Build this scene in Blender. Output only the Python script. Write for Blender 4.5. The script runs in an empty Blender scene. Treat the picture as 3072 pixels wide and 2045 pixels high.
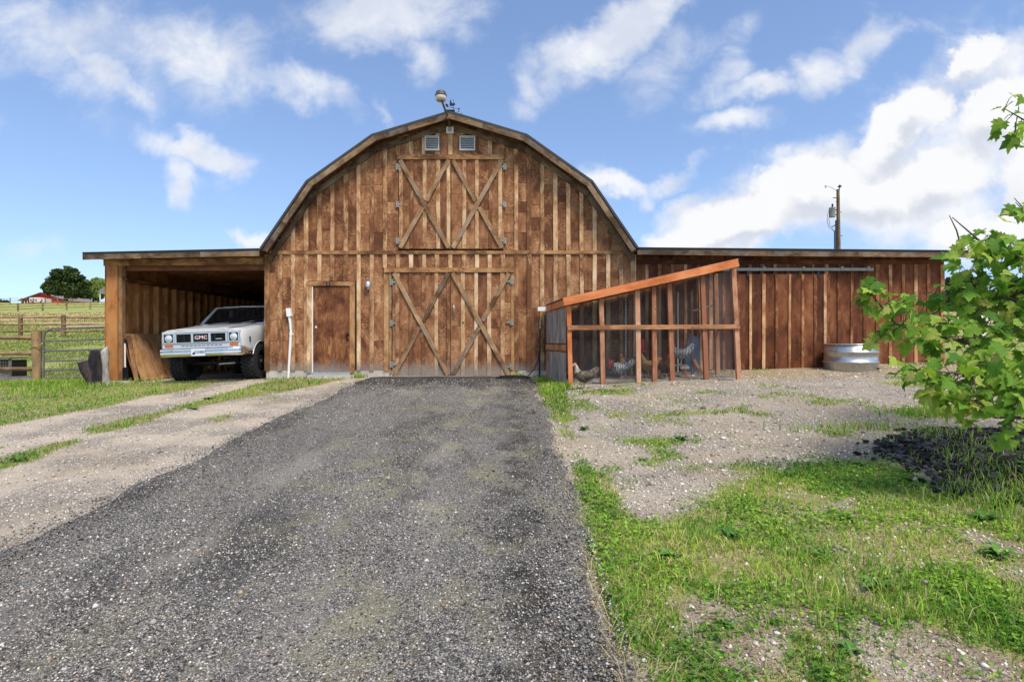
import bpy, math, random
import numpy as np
from mathutils import Vector, Matrix
R = math.radians
random.seed(7)
rng = np.random.default_rng(7)
SC = bpy.context.scene
COL = SC.collection

# ------------------------------------------------------------------ camera
EYE = 0.85                      # eye height above the barn's threshold (the yard falls away towards the camera)
F = 20.0 / 36.0 * 3072          # focal length in photograph pixels
cam_d = bpy.data.cameras.new('camera'); cam_d.lens = 20.0; cam_d.sensor_width = 36.0
cam_d.clip_start = 0.05; cam_d.clip_end = 6000
cam = bpy.data.objects.new('camera', cam_d); COL.objects.link(cam)
cam.location = (0, 0, EYE); cam.rotation_euler = (R(90), 0, 0)
SC.camera = cam

# ------------------------------------------------------------------ light
SUN_EL, SUN_AZ = 57.0, 150.0    # degrees; azimuth clockwise from +y (the view direction): behind the camera, to its right
sun_d = bpy.data.lights.new('sun', 'SUN'); sun_d.energy = 2.75; sun_d.angle = R(17); sun_d.color = (1.0, 0.90, 0.76)
sun = bpy.data.objects.new('sun', sun_d); COL.objects.link(sun)
_sd = Vector((math.sin(R(SUN_AZ)) * math.cos(R(SUN_EL)), math.cos(R(SUN_AZ)) * math.cos(R(SUN_EL)), math.sin(R(SUN_EL))))
sun.rotation_euler = _sd.to_track_quat('Z', 'Y').to_euler()
sun.location = (0, 0, 60)
SC.view_settings.view_transform = 'Standard'
SC.view_settings.look = 'None'
SC.view_settings.exposure = 0.62
SC.view_settings.gamma = 1.0

class NT:
    """small node-tree helper"""
    def __init__(s, tree): s.t = tree; s.n = tree.nodes; s.l = tree.links
    def new(s, typ, **kw):
        n = s.n.new(typ)
        for k, v in kw.items(): setattr(n, k, v)
        return n
    def put(s, sock, v):
        if isinstance(v, bpy.types.NodeSocket): s.l.new(v, sock)
        else: sock.default_value = v
    def math(s, op, a, b=None, c=None, clamp=False):
        n = s.new('ShaderNodeMath', operation=op); n.use_clamp = clamp
        s.put(n.inputs[0], a)
        if b is not None: s.put(n.inputs[1], b)
        if c is not None: s.put(n.inputs[2], c)
        return n.outputs[0]
    def vmath(s, op, a, b=None, scale=None):
        n = s.new('ShaderNodeVectorMath', operation=op)
        s.put(n.inputs[0], a)
        if b is not None: s.put(n.inputs[1], b)
        if scale is not None: s.put(n.inputs['Scale'], scale)
        return n.outputs['Value'] if op in ('LENGTH', 'DOT_PRODUCT', 'DISTANCE') else n.outputs[0]
    def noise(s, vec, scale, detail=4, rough=0.55, dist=0.0, out='Fac'):
        n = s.new('ShaderNodeTexNoise'); n.inputs['Scale'].default_value = scale
        n.inputs['Detail'].default_value = detail; n.inputs['Roughness'].default_value = rough
        n.inputs['Distortion'].default_value = dist
        if vec is not None: s.l.new(vec, n.inputs['Vector'])
        return n.outputs[out]
    def voro(s, vec, scale, feature='F1', out='Color', rand=1.0):
        n = s.new('ShaderNodeTexVoronoi', feature=feature); n.inputs['Scale'].default_value = scale
        n.inputs['Randomness'].default_value = rand
        if vec is not None: s.l.new(vec, n.inputs['Vector'])
        return n.outputs[out]
    def scale(s, vec, xyz):
        return s.vmath('MULTIPLY', vec, xyz)
    def ramp(s, fac, stops, interp='LINEAR'):
        n = s.new('ShaderNodeValToRGB'); e = n.color_ramp.elements; n.color_ramp.interpolation = interp
        while len(e) < len(stops): e.new(0.5)
        for i, (p, c) in enumerate(stops):
            e[i].position = p; e[i].color = (*c, 1) if len(c) == 3 else c
        s.put(n.inputs[0], fac); return n.outputs[0]
    def mix(s, fac, a, b, blend='MIX'):
        n = s.new('ShaderNodeMix', data_type='RGBA', blend_type=blend)
        s.put(n.inputs[0], fac)
        for sock, v in ((n.inputs[6], a), (n.inputs[7], b)):
            s.put(sock, (*v, 1) if isinstance(v, tuple) and len(v) == 3 else v)
        return n.outputs[2]
    def remap(s, v, a, b, c=0.0, d=1.0, smooth=False):
        n = s.new('ShaderNodeMapRange'); n.interpolation_type = 'SMOOTHSTEP' if smooth else 'LINEAR'
        s.put(n.inputs[0], v)
        for i, x in enumerate((a, b, c, d)): s.put(n.inputs[1 + i], x)
        return n.outputs[0]
    def sep(s, v):
        n = s.new('ShaderNodeSeparateXYZ'); s.l.new(v, n.inputs[0]); return n.outputs
    def comb(s, x, y, z):
        n = s.new('ShaderNodeCombineXYZ')
        for i, v in enumerate((x, y, z)): s.put(n.inputs[i], v)
        return n.outputs[0]

# ------------------------------------------------------------------ sky (world)
def build_world():
    w = bpy.data.worlds.new('World'); SC.world = w; w.use_nodes = True
    t = NT(w.node_tree); t.n.clear()
    out = t.new('ShaderNodeOutputWorld'); bg = t.new('ShaderNodeBackground'); bg.inputs['Strength'].default_value = 0.135
    t.l.new(bg.outputs[0], out.inputs[0])
    sky = t.new('ShaderNodeTexSky', sky_type='NISHITA'); sky.sun_disc = False
    sky.sun_elevation = R(SUN_EL); sky.sun_rotation = R(SUN_AZ)
    sky.altitude = 800; sky.air_density = 1.25; sky.dust_density = 0.6; sky.ozone_density = 3.4
    d = t.new('ShaderNodeTexCoord').outputs['Generated']
    x, y, z = t.sep(d)[:3]
    t.l.new(t.comb(x, y, t.math('ADD', t.math('MULTIPLY', z, 0.89), 0.10)), sky.inputs['Vector'])     # clear dry air: little whitening at the horizon
    clear = t.vmath('MULTIPLY', sky.outputs[0], (1.04, 0.99, 1.01))
    ys = t.math('MAXIMUM', y, 0.08)
    uv = t.comb(t.math('DIVIDE', x, ys), t.math('DIVIDE', z, ys), 0.0)
    # warp so that the cloud edges are ragged
    n1 = t.noise(uv, 3.2, 5, 0.6, out='Color'); n2 = t.noise(uv, 11.0, 4, 0.6, out='Color')
    wv = t.vmath('ADD', t.vmath('SCALE', t.vmath('SUBTRACT', n1, (0.5, 0.5, 0.5)), scale=0.20),
                 t.vmath('SCALE', t.vmath('SUBTRACT', n2, (0.5, 0.5, 0.5)), scale=0.075))
    uvw = t.vmath('MULTIPLY', t.vmath('ADD', uv, wv), (1, 1, 0))
    # cloud banks: centre, half sizes (photograph pixels), turn, weight
    B = [(230, 120, 420, 200, -15, .66), (330, 225, 210, 60, -42, .85), (640, 190, 190, 150, -10, .82), (850, 285, 260, 75, -18, .70),
         (1150, 40, 320, 105, 6, .95), (1250, 170, 85, 100, 20, .66), (600, 455, 170, 52, -8, 1.0), (535, 550, 58, 105, 5, .95),
         (770, 690, 90, 28, -14, .8), (1850, 75, 290, 95, 38, 1.15), (1960, 200, 170, 130, 30, .46), (1610, 220, 70, 110, 30, .66),
         (1590, 320, 60, 60, 0, .42), (2140, 235, 70, 120, -50, .62), (2270, 265, 190, 45, 14, .85), (2480, 195, 150, 70, 30, .72),
         (2620, 115, 110, 80, 40, .82), (2170, 385, 150, 50, 10, .74), (2680, 95, 160, 55, -6, .55), (2700, 375, 200, 90, 36, 1.4),
         (2440, 530, 250, 95, 18, 1.45), (2250, 660, 320, 95, 14, 1.4), (2720, 560, 330, 180, 8, 1.25), (2960, 430, 250, 170, 0, .95),
         (2960, 200, 200, 110, 24, .9), (1870, 570, 130, 38, -28, .85), (2020, 555, 130, 42, 26, .85), (2070, 635, 130, 46, 22, .9),
         (2920, 670, 220, 90, 10, 1.05), (1150, 345, 70, 26, -48, .5), (2200, 80, 130, 60, 25, .4), (1300, 560, 90, 30, 20, .2),
         (60, 690, 170, 40, 0, .35), (-300, 400, 300, 120, 10, .8), (3400, 350, 300, 200, 0, 1.0), (3400, 800, 300, 100, 0, .9),
         (-350, 760, 260, 60, 0, .7)]
    acc = None
    for (px, py, rx, ry, rot, amp) in B:
        m = t.new('ShaderNodeMapping', vector_type='TEXTURE')
        m.inputs['Location'].default_value = ((px - 1536) / F, (1022.5 - py) / F, 0)
        m.inputs['Rotation'].default_value = (0, 0, R(rot))
        m.inputs['Scale'].default_value = (rx * 1.5 / F, ry * 1.5 / F, 1)
        t.l.new(uvw, m.inputs['Vector'])
        ln = t.vmath('LENGTH', m.outputs[0])
        v = t.remap(ln, 1.0, 0.0, 0.0, amp, smooth=True)
        acc = v if acc is None else t.math('MAXIMUM', acc, v)
    # the heaped cumulus on the right has crisp tops and grey undersides
    CU = [(2690, 385, 185, 75, 36), (2760, 330, 90, 60, 20), (2430, 560, 210, 90, 16), (2270, 650, 250, 80, 14), (2620, 560, 190, 110, 0), (2830, 520, 200, 110, 20), (2100, 715, 190, 50, 8),
          (2960, 700, 190, 70, 14), (2990, 330, 150, 90, 20), (2900, 180, 120, 60, 30), (3200, 520, 220, 200, 0), (3300, 750, 200, 80, 0)]
    def heap(vec):
        a = None
        for (px, py, rx, ry, rot) in CU:
            m = t.new('ShaderNodeMapping', vector_type='TEXTURE')
            m.inputs['Location'].default_value = ((px - 1536) / F, (1022.5 - py) / F, 0); m.inputs['Rotation'].default_value = (0, 0, R(rot)); m.inputs['Scale'].default_value = (rx * 1.35 / F, ry * 1.35 / F, 1)
            t.l.new(vec, m.inputs['Vector']); v = t.remap(t.vmath('LENGTH', m.outputs[0]), 1.0, 0.0, 0.0, 1.0)
            a = v if a is None else t.math('MAXIMUM', a, v)
        return a
    n3 = t.noise(uv, 7.0, 7, 0.62, out='Color')
    uvh = t.vmath('MULTIPLY', t.vmath('ADD', uv, t.vmath('SCALE', t.vmath('SUBTRACT', n3, (0.5, 0.5, 0.5)), scale=0.13)), (1, 1, 0))
    h0 = heap(uvh); h1 = heap(t.vmath('ADD', uvh, (0.012, 0.045, 0)))
    bill = t.math('MULTIPLY', t.math('SUBTRACT', t.noise(uv, 16.0, 6, 0.6), 0.5), 0.5)
    hm = t.math('MULTIPLY', t.remap(t.math('ADD', h0, bill), 0.20, 0.44, 0.0, 0.97, smooth=True), t.remap(y, 0.30, 0.52, 0.0, 1.0, smooth=True))
    under = t.remap(t.math('ADD', t.math('SUBTRACT', h1, h0), t.math('MULTIPLY', bill, 0.5)), -0.12, 0.50, 0.0, 1.0, smooth=True)
    # the rest of the dome carries broken cloud of the same kind
    gen = t.remap(t.noise(d, 2.6, 6, 0.6), 0.46, 0.70, 0.0, 1.1)
    ahead = t.remap(y, 0.30, 0.52, 0.0, 1.0, smooth=True)
    acc = t.math('ADD', t.math('MULTIPLY', acc, ahead), t.math('MULTIPLY', gen, t.math('SUBTRACT', 1.0, ahead)))
    det = t.noise(t.vmath('MULTIPLY', uv, (1, 1.3, 1)), 9.0, 8, 0.62, 0.4)
    big = t.noise(uv, 4.0, 5, 0.55)
    dens = t.math('ADD', acc, t.math('ADD', t.math('MULTIPLY', t.math('SUBTRACT', det, 0.5), 1.15),
                                     t.math('MULTIPLY', t.math('SUBTRACT', big, 0.5), 0.55)))
    mask = t.remap(dens, 0.06, 1.0, 0.0, 0.96, smooth=True)
    # thick cores are shaded greyer and bluer below, edges white
    shade = t.remap(t.math('ADD', t.math('MULTIPLY', t.noise(uv, 6.0, 5, 0.6), 0.9), t.math('MULTIPLY', acc, 0.16)), 0.42, 0.72, 0.0, 1.0, smooth=True)
    ccol = t.mix(shade, (4.75, 4.8, 4.9), (3.4, 3.65, 4.25))
    # low haze brightening of the clear sky towards the horizon
    col = t.mix(mask, clear, ccol)
    col = t.mix(hm, col, t.mix(under, (4.7, 4.72, 4.8), (3.3, 3.5, 3.95)))
    t.l.new(col, bg.inputs['Color'])
build_world()

# ------------------------------------------------------------------ numpy value noise and the lie of the land
_tab = rng.random((8, 256, 256))
def vn(x, y, cell, seed=0):
    x = np.asarray(x, float) / cell + 1000.3; y = np.asarray(y, float) / cell + 1000.7
    xi = np.floor(x).astype(int); yi = np.floor(y).astype(int); fx = x - xi; fy = y - yi
    fx = fx * fx * (3 - 2 * fx); fy = fy * fy * (3 - 2 * fy); T = _tab[seed % 8]
    a = T[xi % 256, yi % 256]; b = T[(xi + 1) % 256, yi % 256]; c = T[xi % 256, (yi + 1) % 256]; d = T[(xi + 1) % 256, (yi + 1) % 256]
    return (a * (1 - fx) + b * fx) * (1 - fy) + (c * (1 - fx) + d * fx) * fy
def fbm(x, y, cell, seed=0, o=4):
    s = 0; a = 0.5; tot = 0
    for k in range(o):
        s = s + a * vn(x, y, cell / 2 ** k, seed + k); tot += a; a *= 0.55
    return s / tot
def sst(a, b, v):
    t = np.clip((np.asarray(v, float) - a) / (b - a), 0, 1); return t * t * (3 - 2 * t)
def softp(v, k=0.5):
    return k * np.log1p(np.exp(np.clip(v / k, -40, 40)))
KY = [-200, -30, 0, 13.5, 16, 33, 91, 140, 165, 400, 5000]
KZ = [-6, -2.0, -0.75, 0.0, 0.02, 1.12, 5.7, 10.3, 11.4, 14, 30]
def ground_z(x, y):
    x = np.asarray(x, float); y = np.asarray(y, float)
    base = np.interp(y, KY, KZ)
    cross = 0.035 * softp(np.clip(x, -50, 15) - 0.6) - 0.025 * softp(-4 - np.clip(x, -16, 50))
    foot = sst(-11.6, -10.4, x) * (1 - sst(11.0, 13.0, x)) * sst(13.0, 13.6, y) * (1 - sst(26.5, 31, y))
    base = base * (1 - foot) + 0.0 * foot
    cross = cross * (1 - sst(15, 40, y) * (1 - foot))
    bump = 0.085 * sst(6.5, 10.5, y) * (1 - sst(12.6, 13.6, y)) * sst(0.5, 1.4, x) * (1 - sst(4, 6, x))
    near = 1 - sst(14, 30, y)
    drive = sst(-3.9, -3.2, x) * (1 - sst(0.4, 0.9, x))
    small = (fbm(x, y, 1.2, 1) - 0.5) * 0.05 * near * (1 - 0.8 * drive) * (1 - 0.8 * sst(12.9, 13.4, y))
    ruts = -0.03 * (np.exp(-((x + 6.45) / 0.28) ** 2) + np.exp(-((x + 4.65) / 0.3) ** 2)) * near * (1 - sst(12, 13.3, y))
    bed = 0.06 * sst(3.5, 4.4, x) * sst(3.6, 4.6, y) * (1 - sst(6.2, 7.0, y))
    far = (fbm(x, y, 40, 3) - 0.5) * 1.2 * sst(35, 90, y)
    return base + cross + bump + small + ruts + bed + far
def gz(x, y): return float(ground_z(x, y))
def at(px, py, y):
    """world X, Z of a photograph pixel on the plane at depth y"""
    return (px - 1536) / F * y, EYE - (py - 1022.5) / F * y

# ------------------------------------------------------------------ materials
MATS = {}
def newmat(name):
    m = bpy.data.materials.new(name); m.use_nodes = True
    t = NT(m.node_tree); t.n.clear()
    out = t.new('ShaderNodeOutputMaterial'); b = t.new('ShaderNodeBsdfPrincipled')
    t.l.new(b.outputs[0], out.inputs[0]); MATS[name] = m
    return m, t, b, out
def setb(t, b, col=None, rough=None, metal=None, spec=None):
    if col is not None: t.put(b.inputs['Base Color'], (*col, 1) if isinstance(col, tuple) and len(col) == 3 else col)
    if rough is not None: t.put(b.inputs['Roughness'], rough)
    if metal is not None: t.put(b.inputs['Metallic'], metal)
    if spec is not None: t.put(b.inputs['Specular IOR Level'], spec)
def bump(t, b, h, strength=0.3, dist=0.01):
    n = t.new('ShaderNodeBump'); n.inputs['Strength'].default_value = strength; n.inputs['Distance'].default_value = dist
    t.l.new(h, n.inputs['Height']); t.l.new(n.outputs[0], b.inputs['Normal'])
def objco(t):
    """object coordinates, shifted by a random amount for each object"""
    co = t.new('ShaderNodeTexCoord').outputs['Object']; r = t.new('ShaderNodeObjectInfo').outputs['Random']
    return t.vmath('ADD', co, t.vmath('SCALE', (31.0, 17.0, 53.0), scale=r)), r

def wood(name, dark, mid, light, axis='Z', contour=0.5, tint=0.35, patch=1.0, grey_base=False, grey=0.0, rough=0.8, bumpy=0.5):
    m, t, b, o = newmat(name)
    co, r = objco(t)
    L = {'Z': (1, 1, 0.12), 'X': (0.30, 1, 0.75)}[axis]
    g = t.scale(co, L)
    fine = t.noise(g, 55, 5, 0.65, 0.3)                      # fibres
    low = t.noise(g, 7.0, 3, 0.55, 0.5)                      # growth-ring contours
    rings = t.math('SINE', t.math('MULTIPLY', low, 95.0))
    rings = t.remap(rings, -0.2, 1.0, 0.0, 1.0)
    blot = t.noise(t.scale(co, (1.6, 1, 0.9)), 2.3 * patch, 5, 0.62, 0.6)     # stain left, stain gone
    worn = t.noise(t.scale(co, (1.0, 1, 0.35)), 6.5, 6, 0.68)
    amt = t.math('MULTIPLY', contour * 0.42, t.remap(t.noise(co, 1.7, 3), 0.42, 0.66, 0.0, 1.0, smooth=True))      # raised grain comes and goes
    v = t.math('ADD', t.math('ADD', t.math('MULTIPLY', fine, 0.36), 0.07), t.math('MULTIPLY', rings, amt))
    v = t.math('ADD', v, t.math('MULTIPLY', t.math('SUBTRACT', blot, 0.5), 1.3))
    v = t.math('ADD', v, t.math('MULTIPLY', t.math('SUBTRACT', worn, 0.5), 0.9))
    v = t.math('ADD', v, t.math('MULTIPLY', t.math('SUBTRACT', r, 0.5), tint))
    c = t.ramp(v, [(0.06, dark), (0.36, mid), (0.72, light), (0.95, tuple(min(1, k * 1.25) for k in light))])
    # knots
    kv = t.voro(t.scale(co, (1, 1, 0.55) if axis == 'Z' else (0.55, 1, 1)), 4.2, out='Distance')
    kn = t.remap(kv, 0.035, 0.075, 1.0, 0.0, smooth=True)
    c = t.mix(t.math('MULTIPLY', kn, 0.75), c, tuple(k * 0.35 for k in dark))
    # silvered fibres
    if grey:
        gm = t.remap(t.noise(co, 3.0, 4, 0.6), 0.45, 0.7, 0.0, grey, smooth=True)
        c = t.mix(gm, c, (0.27, 0.24, 0.20))
    if grey_base:
        pz = t.sep(t.new('ShaderNodeNewGeometry').outputs['Position'])[2]
        pz = t.math('ADD', pz, t.math('MULTIPLY', t.noise(t.scale(co, (3, 3, 0.8)), 4.0, 4), -0.45))
        c = t.mix(t.remap(pz, -0.12, 0.22, 0.8, 0.0, smooth=True), c, (0.23, 0.21, 0.18))
    setb(t, b, c, rough, spec=0.25)
    h = t.math('ADD', t.math('MULTIPLY', fine, 0.6), t.math('MULTIPLY', rings, 0.5 * contour))
    bump(t, b, h, bumpy, 0.006)
    return m

def plain(name, col, rough=0.6, metal=0.0, var=0.15, vscale=8.0, bmp=0.0, spec=0.4):
    m, t, b, o = newmat(name)
    co, r = objco(t)
    n = t.noise(co, vscale, 5, 0.6)
    f = t.remap(n, 0.25, 0.75, 1 - var, 1 + var)
    c = t.vmath('SCALE', tuple(col), scale=f)
    setb(t, b, c, t.math('ADD', rough - 0.08, t.math('MULTIPLY', n, 0.16)), metal, spec)
    if bmp: bump(t, b, t.noise(co, vscale * 6, 4, 0.6), bmp, 0.004)
    return m

# weathered stain on the gable front, redder and fresher stain on the wing
wood('siding', (0.115, 0.042, 0.018), (0.295, 0.13, 0.057), (0.49, 0.275, 0.135), 'X', 0.9, 0.22, 0.8, grey_base=True, bumpy=0.7)
wood('batten', (0.16, 0.065, 0.026), (0.47, 0.27, 0.13), (0.73, 0.54, 0.33), 'Z', 0.6, 0.5, 1.0, grey_base=True)
wood('brace', (0.11, 0.055, 0.025), (0.31, 0.175, 0.082), (0.52, 0.36, 0.20), 'Z', 0.5, 0.3, 1.0, grey=0.55)
wood('trim', (0.13, 0.058, 0.024), (0.38, 0.195, 0.08), (0.58, 0.36, 0.17), 'Z', 0.5, 0.3)
wood('fascia', (0.06, 0.036, 0.02), (0.17, 0.105, 0.055), (0.34, 0.235, 0.13), 'Z', 0.35, 0.35, grey=0.4)
wood('door_ply', (0.075, 0.025, 0.011), (0.20, 0.075, 0.03), (0.36, 0.17, 0.07), 'Z', 1.0, 0.1, 1.2, grey_base=True, bumpy=0.8)
wood('wing_siding', (0.065, 0.02, 0.008), (0.165, 0.054, 0.021), (0.30, 0.125, 0.052), 'X', 0.35, 0.35, 0.7, grey_base=False)
wood('wing_batten', (0.12, 0.04, 0.016), (0.34, 0.145, 0.06), (0.66, 0.41, 0.22), 'Z', 0.4, 0.5, 1.0)
wood('interior_wood', (0.22, 0.08, 0.025), (0.42, 0.175, 0.055), (0.52, 0.245, 0.085), 'Z', 0.15, 0.25, 0.5)
wood('stud_wood', (0.30, 0.13, 0.045), (0.58, 0.29, 0.11), (0.68, 0.40, 0.18), 'Z', 0.15, 0.3, 0.5)
wood('roof_under', (0.09, 0.036, 0.016), (0.20, 0.08, 0.034), (0.30, 0.135, 0.06), 'X', 0.3, 0.2, 0.6)
wood('post_wood', (0.12, 0.055, 0.022), (0.32, 0.165, 0.07), (0.46, 0.29, 0.14), 'Z', 0.35, 0.2, 0.6, grey=0.35)
wood('plywood', (0.22, 0.10, 0.04), (0.46, 0.245, 0.11), (0.60, 0.37, 0.19), 'Z', 1.4, 0.2, 0.9)
wood('coop_orange', (0.46, 0.13, 0.04), (0.70, 0.235, 0.085), (0.78, 0.36, 0.17), 'Z', 0.2, 0.25, 0.6)
wood('coop_post', (0.30, 0.12, 0.06), (0.52, 0.26, 0.145), (0.66, 0.42, 0.27), 'Z', 0.3, 0.5, 0.6, grey=0.15)
wood('coop_rail', (0.24, 0.10, 0.045), (0.48, 0.235, 0.11), (0.62, 0.38, 0.21), 'Z', 0.4, 0.2, 0.7)
wood('fence_wood', (0.12, 0.075, 0.035), (0.30, 0.19, 0.085), (0.45, 0.31, 0.16), 'Z', 0.3, 0.35, 0.8, grey=0.4)
wood('grey_wood', (0.10, 0.09, 0.075), (0.26, 0.235, 0.20), (0.43, 0.40, 0.35), 'Z', 0.3, 0.4, 0.8)
wood('burnt_log', (0.012, 0.010, 0.012), (0.045, 0.036, 0.036), (0.13, 0.085, 0.06), 'Z', 0.5, 0.2, 1.5, bumpy=1.0)
wood('driftwood', (0.18, 0.16, 0.13), (0.42, 0.39, 0.34), (0.62, 0.59, 0.53), 'Z', 0.5, 0.2, 1.0)
wood('pole_wood', (0.07, 0.045, 0.028), (0.17, 0.11, 0.065), (0.27, 0.18, 0.10), 'Z', 0.3, 0.2, 0.6)
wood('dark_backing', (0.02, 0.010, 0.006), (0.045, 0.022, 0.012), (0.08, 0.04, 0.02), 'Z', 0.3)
plain('concrete', (0.46, 0.42, 0.36), 0.9, var=0.25, bmp=0.3)
plain('shingle', (0.055, 0.056, 0.058), 0.95, var=0.4, vscale=30, bmp=0.5)
plain('galv', (0.50, 0.52, 0.53), 0.34, 0.85, var=0.18, vscale=14)
plain('mesh_wire', (0.11, 0.115, 0.12), 0.6, 0.2, var=0.1)
plain('hinge_zinc', (0.28, 0.28, 0.24), 0.55, 0.3, var=0.25, vscale=30)
plain('vent_grey', (0.50, 0.50, 0.49), 0.5, var=0.1)
plain('white_paint', (0.78, 0.78, 0.76), 0.5, var=0.06)
plain('pvc', (0.80, 0.80, 0.78), 0.35, var=0.05)
plain('black_metal', (0.012, 0.012, 0.014), 0.45, 0.2, var=0.3)
plain('gate_metal', (0.19, 0.195, 0.20), 0.45, 0.5, var=0.3)
plain('dark_iron', (0.035, 0.037, 0.04), 0.5, 0.6, var=0.3)
plain('black_rubber', (0.018, 0.018, 0.019), 0.75, var=0.35, vscale=20, bmp=0.3)
plain('chrome', (0.80, 0.80, 0.80), 0.10, 1.0, var=0.05)
plain('silver', (0.60, 0.61, 0.62), 0.25, 0.8, var=0.05)
plain('amber', (0.55, 0.13, 0.012), 0.25, var=0.1)
plain('red_plastic', (0.62, 0.02, 0.035), 0.4, var=0.1)
plain('red_barn', (0.55, 0.025, 0.025), 0.8, var=0.2, vscale=1.0)
plain('grey_roof', (0.20, 0.19, 0.19), 0.8, var=0.2, vscale=1.0)
plain('white_wall', (0.74, 0.73, 0.70), 0.7, var=0.08, vscale=1.0)
plain('dark_void', (0.015, 0.014, 0.013), 0.8)
plain('lamp_shade', (0.10, 0.085, 0.07), 0.5, 0.3, var=0.2)
plain('lamp_glass', (0.62, 0.58, 0.50), 0.25, var=0.1)
plain('arm_green', (0.16, 0.16, 0.12), 0.55, 0.5, var=0.2)
plain('transformer_grey', (0.24, 0.27, 0.29), 0.45, var=0.1)
plain('brass', (0.45, 0.33, 0.14), 0.4, 0.9)
plain('bark', (0.075, 0.058, 0.042), 0.9, var=0.4, vscale=25, bmp=0.6)
plain('twig', (0.10, 0.075, 0.05), 0.8, var=0.3)
plain('leg_yellow', (0.55, 0.42, 0.24), 0.6)
plain('comb_red', (0.62, 0.03, 0.05), 0.5)
plain('beak', (0.40, 0.28, 0.12), 0.5)
plain('plate', (0.66, 0.72, 0.78), 0.4, var=0.05)
plain('plate_ink', (0.02, 0.03, 0.06), 0.5)
plain('badge_red', (0.72, 0.10, 0.12), 0.4)
plain('lens', (0.72, 0.75, 0.76), 0.08, 0.55, var=0.1)
plain('straw', (0.60, 0.47, 0.24), 0.8, var=0.2)
plain('blue_tarp', (0.05, 0.11, 0.20), 0.5, var=0.3)
plain('soil_dark', (0.035, 0.03, 0.027), 0.95, var=0.4, vscale=20, bmp=0.6)

def m_paint():
    m, t, b, o = newmat('truck_paint')
    co, r = objco(t)
    n = t.noise(co, 3.0, 5, 0.6)
    c = t.mix(t.remap(n, 0.5, 0.8, 0.0, 0.25), (0.54, 0.56, 0.57), (0.40, 0.40, 0.385))
    setb(t, b, c, 0.32, 0.0, 0.5); b.inputs['Coat Weight'].default_value = 0.5; b.inputs['Coat Roughness'].default_value = 0.12
m_paint()
def m_glass():
    m, t, b, o = newmat('dark_glass')
    setb(t, b, (0.02, 0.022, 0.024), 0.06, 0.0, 0.6)
    tr = t.new('ShaderNodeBsdfTransparent'); mx = t.new('ShaderNodeMixShader'); mx.inputs[0].default_value = 0.55
    t.l.new(tr.outputs[0], mx.inputs[1]); t.l.new(b.outputs[0], mx.inputs[2]); t.l.new(mx.outputs[0], o.inputs[0])
m_glass()
def m_tin():
    m, t, b, o = newmat('old_tin')
    co, r = objco(t)
    n = t.noise(t.scale(co, (1, 1, 0.15)), 14, 5, 0.6)
    c = t.ramp(n, [(0.3, (0.17, 0.15, 0.13)), (0.5, (0.36, 0.35, 0.34)), (0.72, (0.60, 0.60, 0.59))])
    setb(t, b, c, 0.5, 0.45)
m_tin()
def feather(name, a, bcol, scale, kind='bar'):
    m, t, b, o = newmat(name)
    co = t.new('ShaderNodeTexCoord').outputs['Object']
    w = t.new('ShaderNodeTexWave', wave_type='BANDS', bands_direction='X'); w.inputs['Scale'].default_value = scale
    w.inputs['Distortion'].default_value = 6.0; w.inputs['Detail'].default_value = 3; w.inputs['Detail Scale'].default_value = 4
    t.l.new(co, w.inputs['Vector'])
    n = t.noise(co, 26, 4, 0.65)
    f = w.outputs['Fac'] if kind == 'bar' else n
    f = t.remap(f, 0.38, 0.62)
    setb(t, b, t.mix(f, a, bcol), 0.75, spec=0.2)
    bump(t, b, t.math('ADD', n, f), 0.5, 0.006)
feather('feather_barred', (0.012, 0.014, 0.02), (0.52, 0.54, 0.56), 11)
feather('feather_buff', (0.38, 0.20, 0.075), (0.60, 0.39, 0.18), 20, 'n')
feather('feather_pale', (0.20, 0.16, 0.115), (0.52, 0.46, 0.37), 20, 'n')
feather('feather_brown', (0.035, 0.018, 0.012), (0.12, 0.055, 0.03), 20, 'n')
feather('feather_dark', (0.045, 0.038, 0.032), (0.16, 0.125, 0.095), 20, 'n')

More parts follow.
